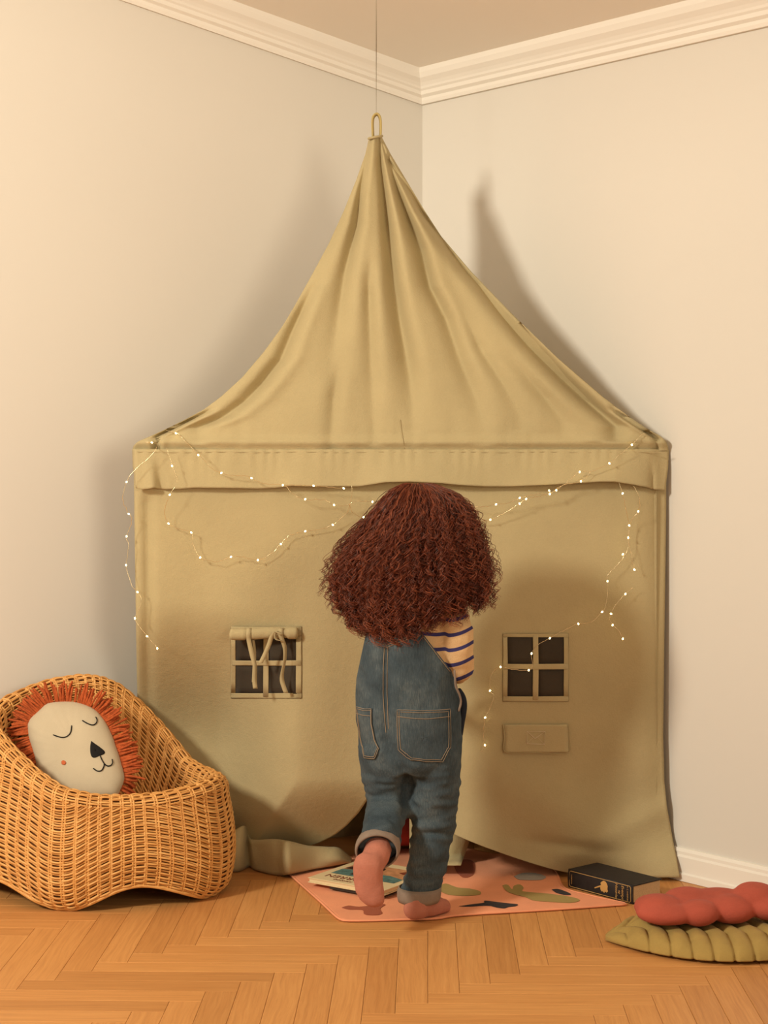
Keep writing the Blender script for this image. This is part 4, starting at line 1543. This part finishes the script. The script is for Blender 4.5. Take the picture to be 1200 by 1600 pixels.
shR, elR, wrR = P(704, 962, 4.40), P(716, 1048, 4.43), P(694, 1052, 4.60)
shL, elL, wrL = P(596, 962, 4.43), P(596, 1045, 4.48), P(608, 1050, 4.62)
add_limb(bm, [(shR, 0.036), (elR, 0.027), (wrR, 0.019)])
add_limb(bm, [(shL, 0.036), (elL, 0.027), (wrL, 0.019)])
hand(bm, wrR, wrR - elR, (0, 0, 1), 1)
hand(bm, wrL, wrL - elL, (0, 0, 1), -1)
# legs
hipR, knR, anR = P(668, 1185, 4.42), P(676, 1275, 4.43), P(655, 1405, 4.405)
hipL, knL, anL = P(610, 1185, 4.41), P(606, 1258, 4.45), P(590, 1330, 4.245)
add_limb(bm, [(hipR, 0.046), (knR, 0.036), (P(668, 1330, 4.415), 0.038), (anR, 0.026)])
add_limb(bm, [(hipL, 0.044), (knL, 0.034), (knL.lerp(anL, .4), 0.034), (anL, 0.022)])
heelR, toeR = G(640, 1443) + Vector((0.012, 0.012, 0.030)), G(690, 1429) + Vector((0, 0, 0.018))
add_limb(bm, [(anR, 0.024), (heelR, 0.018), (toeR, 0.010)])
toeL = P(583, 1404, 4.20); heelL = P(577, 1345, 4.205)
add_limb(bm, [(anL, 0.022), (heelL + Vector((0, .004, 0)), 0.017), (toeL, 0.010)])
body = remeshed('body', bm, 0.0042, M['skin'], child, 3)
for s in (-1, 1):
    bm = bmesh.new(); add_ell(bm, hd + fw * 0.081 + sd_ * 0.030 * s + Vector((0, 0, -0.006)), (0.011, 0.009, 0.008), None, 14)
    me = bpy.data.meshes.new('eye'); bm.to_mesh(me); bm.free(); link_mesh('eye', me, M['eye'], child)

# ---- striped top (torso and sleeves)
bm = bmesh.new()
add_loft(bm, [ring(646, 928, 30, 0.040, 4.43), ring(642, 942, 56, 0.062, 4.42), ring(637, 960, 66, 0.080, 4.415), ring(640, 1000, 68, 0.084, 4.415), ring(641, 1060, 70, 0.086, 4.415), ring(641, 1110, 66, 0.078, 4.42), ring(641, 1130, 58, 0.07, 4.42)])
slR = [(P(700, 955, 4.40), 0.043), (P(712, 985, 4.385), 0.044), (P(716, 1020, 4.385), 0.041), (P(719, 1043, 4.40), 0.036), (P(714, 1050, 4.46), 0.031), (P(700, 1052, 4.56), 0.025)]
slL = [(P(596, 958, 4.43), 0.038), (P(596, 1000, 4.45), 0.036), (P(596, 1042, 4.48), 0.033), (P(606, 1048, 4.58), 0.025)]
add_limb(bm, slR); add_limb(bm, slL)


def shirt_fn(co, no):
    return co + no * (0.0030 * noise_arr(co * np.array([1, 1, 1.6]), 26) + 0.002 * noise_arr(co, 60, 3))[:, None]


shirt = remeshed('striped_top', bm, 0.0050, M['stripe'], child, 4, shirt_fn)
n = len(shirt.data.vertices)
co = np.zeros(n * 3); shirt.data.vertices.foreach_get('co', co); co = co.reshape(-1, 3)
pxs = 600 + co[:, 0] * F / co[:, 1]; pys = HOR + (EYE - co[:, 2]) * F / co[:, 1]
v_ = co[:, 2] * F / 4.40 / 24.0
sleeve = sst(694, 702, pxs)
v_ = (1130 - pys) / 23.5 + 0.03 * np.sin(pxs * 0.15)
arm = ((1130 - pys) - 14 * ((pxs - 700) / 40.0) ** 2 * 1.0 + 2) / 23.5
vv = v_ * (1 - sleeve) + arm * sleeve + 0.20
at = shirt.data.attributes.new('stripe', 'FLOAT', 'POINT')
at.data.foreach_set('value', vv.astype(np.float32))

# ---- dungarees
bm = bmesh.new()
add_loft(bm, [ring(636, 955, 66, 0.094, 4.41), ring(636, 975, 69, 0.097, 4.41), ring(636, 1000, 71.5, 0.100, 4.41), ring(635, 1060, 78.5, 0.104, 4.41), ring(639, 1110, 83, 0.110, 4.415), ring(641, 1150, 81.5, 0.112, 4.42), ring(642, 1185, 78, 0.106, 4.42), ring(642, 1205, 66, 0.09, 4.42)], 40)
add_loft(bm, [ring(676, 1165, 44, 0.095, 4.42), ring(678, 1195, 42.5, 0.088, 4.42), ring(680, 1230, 39, 0.076, 4.42), ring(678, 1262, 36, 0.068, 4.42), ring(676, 1290, 35, 0.064, 4.425), ring(672, 1320, 35, 0.060, 4.42),
              ring(664, 1355, 33, 0.056, 4.415), ring(657, 1385, 31, 0.052, 4.41), ring(654.5, 1404, 29.5, 0.049, 4.405)], 32)
add_loft(bm, [ring(601, 1165, 41, 0.092, 4.415), ring(602, 1195, 40, 0.086, 4.42), ring(605, 1225, 37.5, 0.074, 4.43), ring(609, 1248, 35, 0.064, 4.44), ring(609, 1262, 30, 0.050, 4.45)], 32)
cd = (anL - knL).normalized()
cax = Vector((1, 0, 0)); cay = cd.cross(cax).normalized()
k0 = P(607, 1252, 4.44)
for_l = []
for t, r_, cx in ((-0.06, 0.050, 609), (0.15, 0.058, 608), (0.4, 0.057, 604), (0.7, 0.054, 597), (0.94, 0.050, 591)):
    c = k0.lerp(P(588, 1326, 4.25), t); c.x = (cx - 600) * c.y / F
    for_l.append((c, cax * r_, cay * r_ * 0.95))
add_loft(bm, for_l, 32)


def den_fn(co, no):
    px = 600 + co[:, 0] * F / co[:, 1]; py = HOR + (EYE - co[:, 2]) * F / co[:, 1]
    w = 0.0040 * noise_arr(co * np.array([1, 1, 0.8]), 18) + 0.0022 * noise_arr(co, 48, 4)
    leg = sst(1190, 1230, py)
    w = w + leg * 0.0055 * noise_arr(co * np.array([0.6, 0.6, 2.2]), 30, 8)
    # knee breaks
    w = w - 0.006 * np.exp(-((py - 1303 - (px - 670) * 0.05) / 3.2) ** 2) * sst(640, 665, px) * sst(712, 690, px)
    w = w + 0.004 * np.exp(-((py - 1290) / 8.0) ** 2) * sst(640, 660, px)
    # seat crease
    cx = np.interp(py, [1130, 1160, 1185, 1210], [603, 606, 618, 634])
    w = w - 0.009 * np.exp(-((px - cx) / 8.0) ** 2) + 0.007 * np.exp(-((px - cx - 22) / 12.0) ** 2) * sst(1225, 1190, py) * sst(1120, 1160, py)
    w = w - 0.0 * np.exp(-((px - cx) / 7.0) ** 2) * sst(1135, 1165, py) * sst(1225, 1205, py)
    w = w - 0.002 * np.exp(-((px - np.interp(py, [1010, 1130], [602, 603])) / 4.0) ** 2) * sst(1140, 1100, py) * sst(1000, 1015, py)
    return co + no * w[:, None]


dung = remeshed('dungarees', bm, 0.0050, M['denim'], child, 5, den_fn)
bm = bmesh.new(); bm.from_mesh(dung.data)


def cut(p, q, flip):
    global bm
    a, b = P(p[0], p[1], 4.33), P(q[0], q[1], 4.33)
    nn_ = (b - a).cross(Vector((0, 1, 0))).normalized()
    if flip: nn_ = -nn_
    bmesh.ops.bisect_plane(bm, geom=bm.verts[:] + bm.edges[:] + bm.faces[:], plane_co=a, plane_no=nn_, clear_outer=True)


def sgn(p, q, t):   # make sure the plane removes the side where point t lies
    a, b = P(p[0], p[1], 4.33), P(q[0], q[1], 4.33)
    nn_ = (b - a).cross(Vector((0, 1, 0)))
    return nn_.dot(P(t[0], t[1], 4.33) - a) < 0


for p, q, t in (((655, 982), (719, 1068), (720, 990)), ((552, 1085), (576, 975), (540, 980)), ((500, 976), (700, 976), (600, 900))):
    cut(p, q, sgn(p, q, t))
bm.to_mesh(dung.data); bm.free()
dung.data.polygons.foreach_set('use_smooth', np.ones(len(dung.data.polygons), bool))
sm = dung.modifiers.new('t', 'SOLIDIFY'); sm.thickness = 0.003; sm.offset = -1
dg_bm = bmesh.new(); dg_bm.from_mesh(dung.data)
BV = BVHTree.FromBMesh(dg_bm)


def on_dung(px, py, off=0.0015):
    o_ = Vector((0, 0, EYE)); d_ = (P(px, py, 1.0) - o_).normalized()
    h = BV.ray_cast(o_, d_)
    if h[0] is None:
        h = BV.find_nearest(P(px, py, 4.33))
    return h[0] + h[1] * off


def stitch(lines, r=0.0009, off=0.0012, mat='stitch', name='stitching'):
    tubes(name, [[on_dung(x, y, off) for x, y in smooth_interp(l, max(12, int(len(l) * 8)))] for l in lines], r, M[mat], dung, 5)


def pocket(poly, hem_pts):
    q = smooth_interp(poly + [poly[0]], 61)[:-1] if False else np.array(poly, float)
    # resample straight edges
    pts = []
    for a, b in zip(poly, poly[1:] + [poly[0]]):
        for t in np.linspace(0, 1, 10)[:-1]: pts.append((a[0] + (b[0] - a[0]) * t, a[1] + (b[1] - a[1]) * t))
    pts = np.array(pts); c = pts.mean(0)
    A = np.array([[list(on_dung(*(c + (p - c) * t), 0.0034 if t < 1 else 0.0022)) for p in pts] for t in (0.0, 0.2, 0.4, 0.6, 0.8, 0.92, 1.0)])
    o_ = grid('pocket', A, M['denim'], dung, wrap=True, thick=0.0015)
    ins = c + (pts - c) * 0.975
    lines = [ins.tolist() + [ins[0].tolist()]]
    ins2 = c + (pts - c) * 0.90
    paths = []
    for l in (ins, ins2):
        paths.append([on_dung(x, y, 0.0052) for x, y in np.vstack([l, l[:1]])])
    paths.append([on_dung(x, y, 0.0052) for x, y in smooth_interp(hem_pts, 20)])
    st = tubes('stitching', paths, 0.0008, M['stitch'], dung, 5)
    return o_


pocket([(619.5, 1107), (660, 1109.5), (702.5, 1107), (703, 1150), (703, 1168), (691, 1190.5), (665, 1190), (641, 1188), (623, 1171), (621, 1140)], [(621, 1119), (660, 1122.5), (702, 1119)])
pocket([(558.5, 1103), (570, 1106), (582, 1106.5), (582, 1130), (587, 1155), (593.5, 1170), (586.5, 1186), (571, 1184), (564, 1150)], [(559, 1114), (570, 1117), (582, 1118)])
stitch([[(600.5, 1011), (599, 1040), (598.5, 1080), (600, 1110), (603, 1145)], [(606.5, 1011), (605.5, 1040), (605, 1080), (606, 1110), (607.5, 1140)],
        [(600, 1010), (606, 1011), (620, 1005), (640, 998), (657, 993)], [(598, 1007), (606, 1007.5), (620, 1001.5), (640, 994.5)],
        [(661, 995), (675, 1013), (690, 1033), (703, 1050)]])
# side placket, and a front panel tube coloured dark as shade in the opening
sp = [P(x, y, d) for x, y, d in ((710, 1046, 4.345), (711, 1060, 4.345), (712, 1072, 4.35), (718, 1086, 4.36), (720, 1098, 4.37), (716, 1112, 4.37))]
tubes('side_placket', [smooth_interp([tuple(p) for p in sp], 24)], 0.0032, M['cuff'], dung)
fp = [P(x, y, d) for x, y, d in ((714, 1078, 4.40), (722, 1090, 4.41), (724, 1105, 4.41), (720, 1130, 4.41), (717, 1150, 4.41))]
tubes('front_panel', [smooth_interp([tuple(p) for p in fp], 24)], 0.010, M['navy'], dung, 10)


def cuff(rings_, hem_off):
    A = []
    for c, ax_, ay_ in rings_:
        A.append([list(Vector(c) + Vector(ax_) * math.cos(2 * math.pi * i / 40) + Vector(ay_) * math.sin(2 * math.pi * i / 40)) for i in range(40)])
    o_ = grid('turned_cuff', np.array(A), M['cuff'], dung, wrap=True, thick=0.004)
    top_ = A[0]
    tubes('cuff_stitching', [[Vector(p) for p in top_ + top_[:1]]], 0.0016, M['stitch'], dung, 5)


tl = Vector((0.10, 0, 0))
cuff([ring(656, 1386, 32.5, 0.054, 4.408), ring(655, 1392, 33.5, 0.056, 4.406), ring(654.5, 1401, 33, 0.056, 4.404), ring(654, 1407, 31, 0.053, 4.403)], 0)
cf = []
cR_ = P(590, 1326, 4.262)
for t, r_ in ((-0.024, 0.0505), (-0.008, 0.053), (0.006, 0.0525), (0.016, 0.049)):
    cf.append((cR_ + cd * t, cax * r_ * 1.02, cay * r_ * 0.95))
cuff(cf, 0)

# ---- socks
bm = bmesh.new()
add_limb(bm, [(P(655, 1396, 4.405), 0.029), (P(650, 1418, 4.395), 0.032)])
fd = G(695, 1428) - G(640, 1443); fd.z = 0; fd.normalize()
fa = math.degrees(math.atan2(fd.y, fd.x))
hR = G(640, 1443); hR.z = 0.033
add_ell(bm, hR + fd * 0.026 + Vector((0, 0, 0)), (0.038, 0.031, 0.029), Matrix.Rotation(math.radians(fa), 4, 'Z'))
add_limb(bm, [(hR + fd * 0.030 + Vector((0, 0, 0.012)), 0.033), (hR + fd * 0.070 - Vector((0, 0, 0.004)), 0.0285), (hR + fd * 0.100 - Vector((0, 0, 0.008)), 0.0250), (hR + fd * 0.124 - Vector((0, 0, 0.013)), 0.0195)])


def sock_fn(co, no):
    z = co.copy()
    z = z + no * (0.0012 * noise_arr(co, 50))[:, None]
    return z


def sock_fn_r(co, no):
    z = sock_fn(co, no); z[:, 2] = np.maximum(z[:, 2], 0.0105); return z


remeshed('sock', bm, 0.0042, M['sock'], child, 4, sock_fn_r)
bm = bmesh.new()
add_loft(bm, [ring(577, 1332, 11, 0.016, 4.215), ring(576, 1338, 19, 0.026, 4.212), ring(575, 1348, 23, 0.031, 4.208), ring(575, 1362, 23.5, 0.028, 4.205), ring(575.5, 1378, 23, 0.024, 4.203),
              ring(578, 1393, 22.5, 0.022, 4.201), ring(581.5, 1405, 20, 0.021, 4.200), ring(584, 1412, 15, 0.017, 4.200), ring(585, 1416.5, 7, 0.009, 4.200)], 28)
add_limb(bm, [(P(579, 1352, 4.218), 0.032), (P(588, 1336, 4.245), 0.034), (P(592, 1322, 4.275), 0.034)])
remeshed('sock', bm, 0.0042, M['sock'], child, 4, sock_fn)

# ---- hair
env_l = [(753, 636), (757, 626), (765, 611), (780, 594), (800, 577), (825, 559), (850, 542), (875, 526), (900, 518), (930, 515), (955, 520), (975, 530), (992, 550), (1010, 575)]
env_r = [(753, 668), (757, 682), (765, 702), (780, 726), (800, 741), (825, 750), (850, 757), (875, 765), (900, 771), (930, 777), (955, 778), (975, 772), (992, 760), (1010, 745)]
bot_y = [(515, 950), (530, 975), (545, 988), (565, 1000), (590, 1006), (620, 1003), (650, 990), (680, 973), (705, 966), (730, 955), (750, 950), (780, 945)]


def env(y):
    l = np.interp(y, [q[0] for q in env_l], [q[1] for q in env_l]); r = np.interp(y, [q[0] for q in env_r], [q[1] for q in env_r])
    return (l + r) / 2, (r - l) / 2


def hair_t(y):   # half depth in metres
    return np.interp(y, [753, 765, 790, 830, 880, 940, 1010], [0.035, 0.070, 0.105, 0.128, 0.135, 0.125, 0.110])


HD = 4.405
# dense inner volume, coloured dark as the shade between the curls
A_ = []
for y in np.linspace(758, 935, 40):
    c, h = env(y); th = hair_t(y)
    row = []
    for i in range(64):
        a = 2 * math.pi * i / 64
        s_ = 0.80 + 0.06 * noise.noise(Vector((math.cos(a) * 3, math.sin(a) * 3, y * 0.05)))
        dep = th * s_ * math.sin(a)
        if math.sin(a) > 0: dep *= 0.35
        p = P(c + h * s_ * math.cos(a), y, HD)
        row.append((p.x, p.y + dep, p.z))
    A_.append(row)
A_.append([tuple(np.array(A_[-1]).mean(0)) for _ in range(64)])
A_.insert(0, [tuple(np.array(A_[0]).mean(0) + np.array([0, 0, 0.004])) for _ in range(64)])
hair = grid('hair', np.array(A_), M['hair_gap_shade'], child, wrap=True)

NPT = 48
strands, radii, tones = [], [], []
NCL = 1150
for cidx in range(NCL):
    # azimuth: -90 deg faces the camera (back of the head)
    while True:
        a = random.uniform(0, 2 * math.pi)
        s_ = math.sin(a)
        if s_ < 0.25 or (s_ < 0.75 and random.random() < 0.25): break
    wild = random.random() < 0.16
    rho = random.uniform(0.78, 0.99)
    if wild: rho = random.uniform(0.97, 1.10)
    y0 = 755 + 75 * random.random() ** 2.2
    c_, h_ = env(950)
    xe = c_ + h_ * rho * math.cos(a)
    yb = float(np.interp(xe, [q[0] for q in bot_y], [q[1] for q in bot_y]))
    if s_ > 0: yb -= 25
    y1 = yb + random.uniform(-6, 8) - 135 * random.random() ** 1.8
    if wild: y1 = random.uniform(840, yb)
    t = np.linspace(0, 1, NPT)
    yy = y0 + (y1 - y0) * t
    cc, hh = env(yy)
    th = hair_t(yy)
    aw = a + random.uniform(-0.3, 0.3) * t
    big = random.random()
    crad = random.uniform(0.0030, 0.0062) if big < 0.75 else random.uniform(0.006, 0.0090)
    cr = 0.0012 + crad * (np.clip((t - 0.02) * 2.2, 0, 1) ** 0.8 + 0.45 * t ** 3)
    ln_m = (y1 - y0) * HD / F
    turns = ln_m / (crad * random.uniform(4.2, 6.5))
    ph0 = random.uniform(0, 6.28)
    hand_ = random.choice((-1, 1))
    gx, gy = random.uniform(-1, 1), random.uniform(-1, 1)
    wob = 0.009 * np.sin(t * random.uniform(4, 10) + random.uniform(0, 6)) * t
    rr_ = rho * (0.95 + 0.05 * np.sin(t * 3.0 + gx * 3)) * (1 + 0.05 * wild * t)
    lump = 1 + 0.10 * np.array([noise.noise(Vector((math.cos(a) * 4, math.sin(a) * 4, q * 0.022))) for q in yy])
    rr_ = rr_ * lump
    ns = 5 if not wild else 2
    tone = random.random()
    for s in range(ns):
        pj = random.uniform(-0.5, 0.5)
        ph = hand_ * (turns * 2 * math.pi * t) + ph0 + pj + 0.8 * np.sin(t * 5 + gx * 6 + s)
        jr = cr * random.uniform(0.6, 1.25)
        cx = cc + hh * rr_ * np.cos(aw)
        dep = th * rr_ * np.sin(aw)
        dep = np.where(dep > 0, dep * 0.6, dep)
        sx, sy2 = random.gauss(0, 0.0024), random.gauss(0, 0.0024)
        x = (cx - 600) * HD / F + wob + jr * np.cos(ph) + sx * (0.3 + t)
        yv = HD + dep + jr * np.sin(ph) + sy2 * (0.3 + t)
        z = EYE - (yy - HOR) * HD / F + 0.35 * jr * np.sin(ph + 1.0) + random.uniform(-0.006, 0.006) * t
        strands.append(np.stack([x, yv, z], -1))
        rd = np.full(NPT, random.uniform(0.00060, 0.00115) if not wild else 0.00060); rd[-4:] *= np.array([0.9, 0.75, 0.55, 0.25])
        radii.append(rd)
        tones.append(tone)
V, Fq = tube_arrays(np.array(strands), np.array(radii), 3)
curls = npmesh('curls', V, Fq, M['hair'], hair)
curls['kind'] = 'stuff'
at = curls.data.attributes.new('tone', 'FLOAT', 'POINT')
at.data.foreach_set('value', np.repeat(np.array(tones, np.float32), NPT * 3))
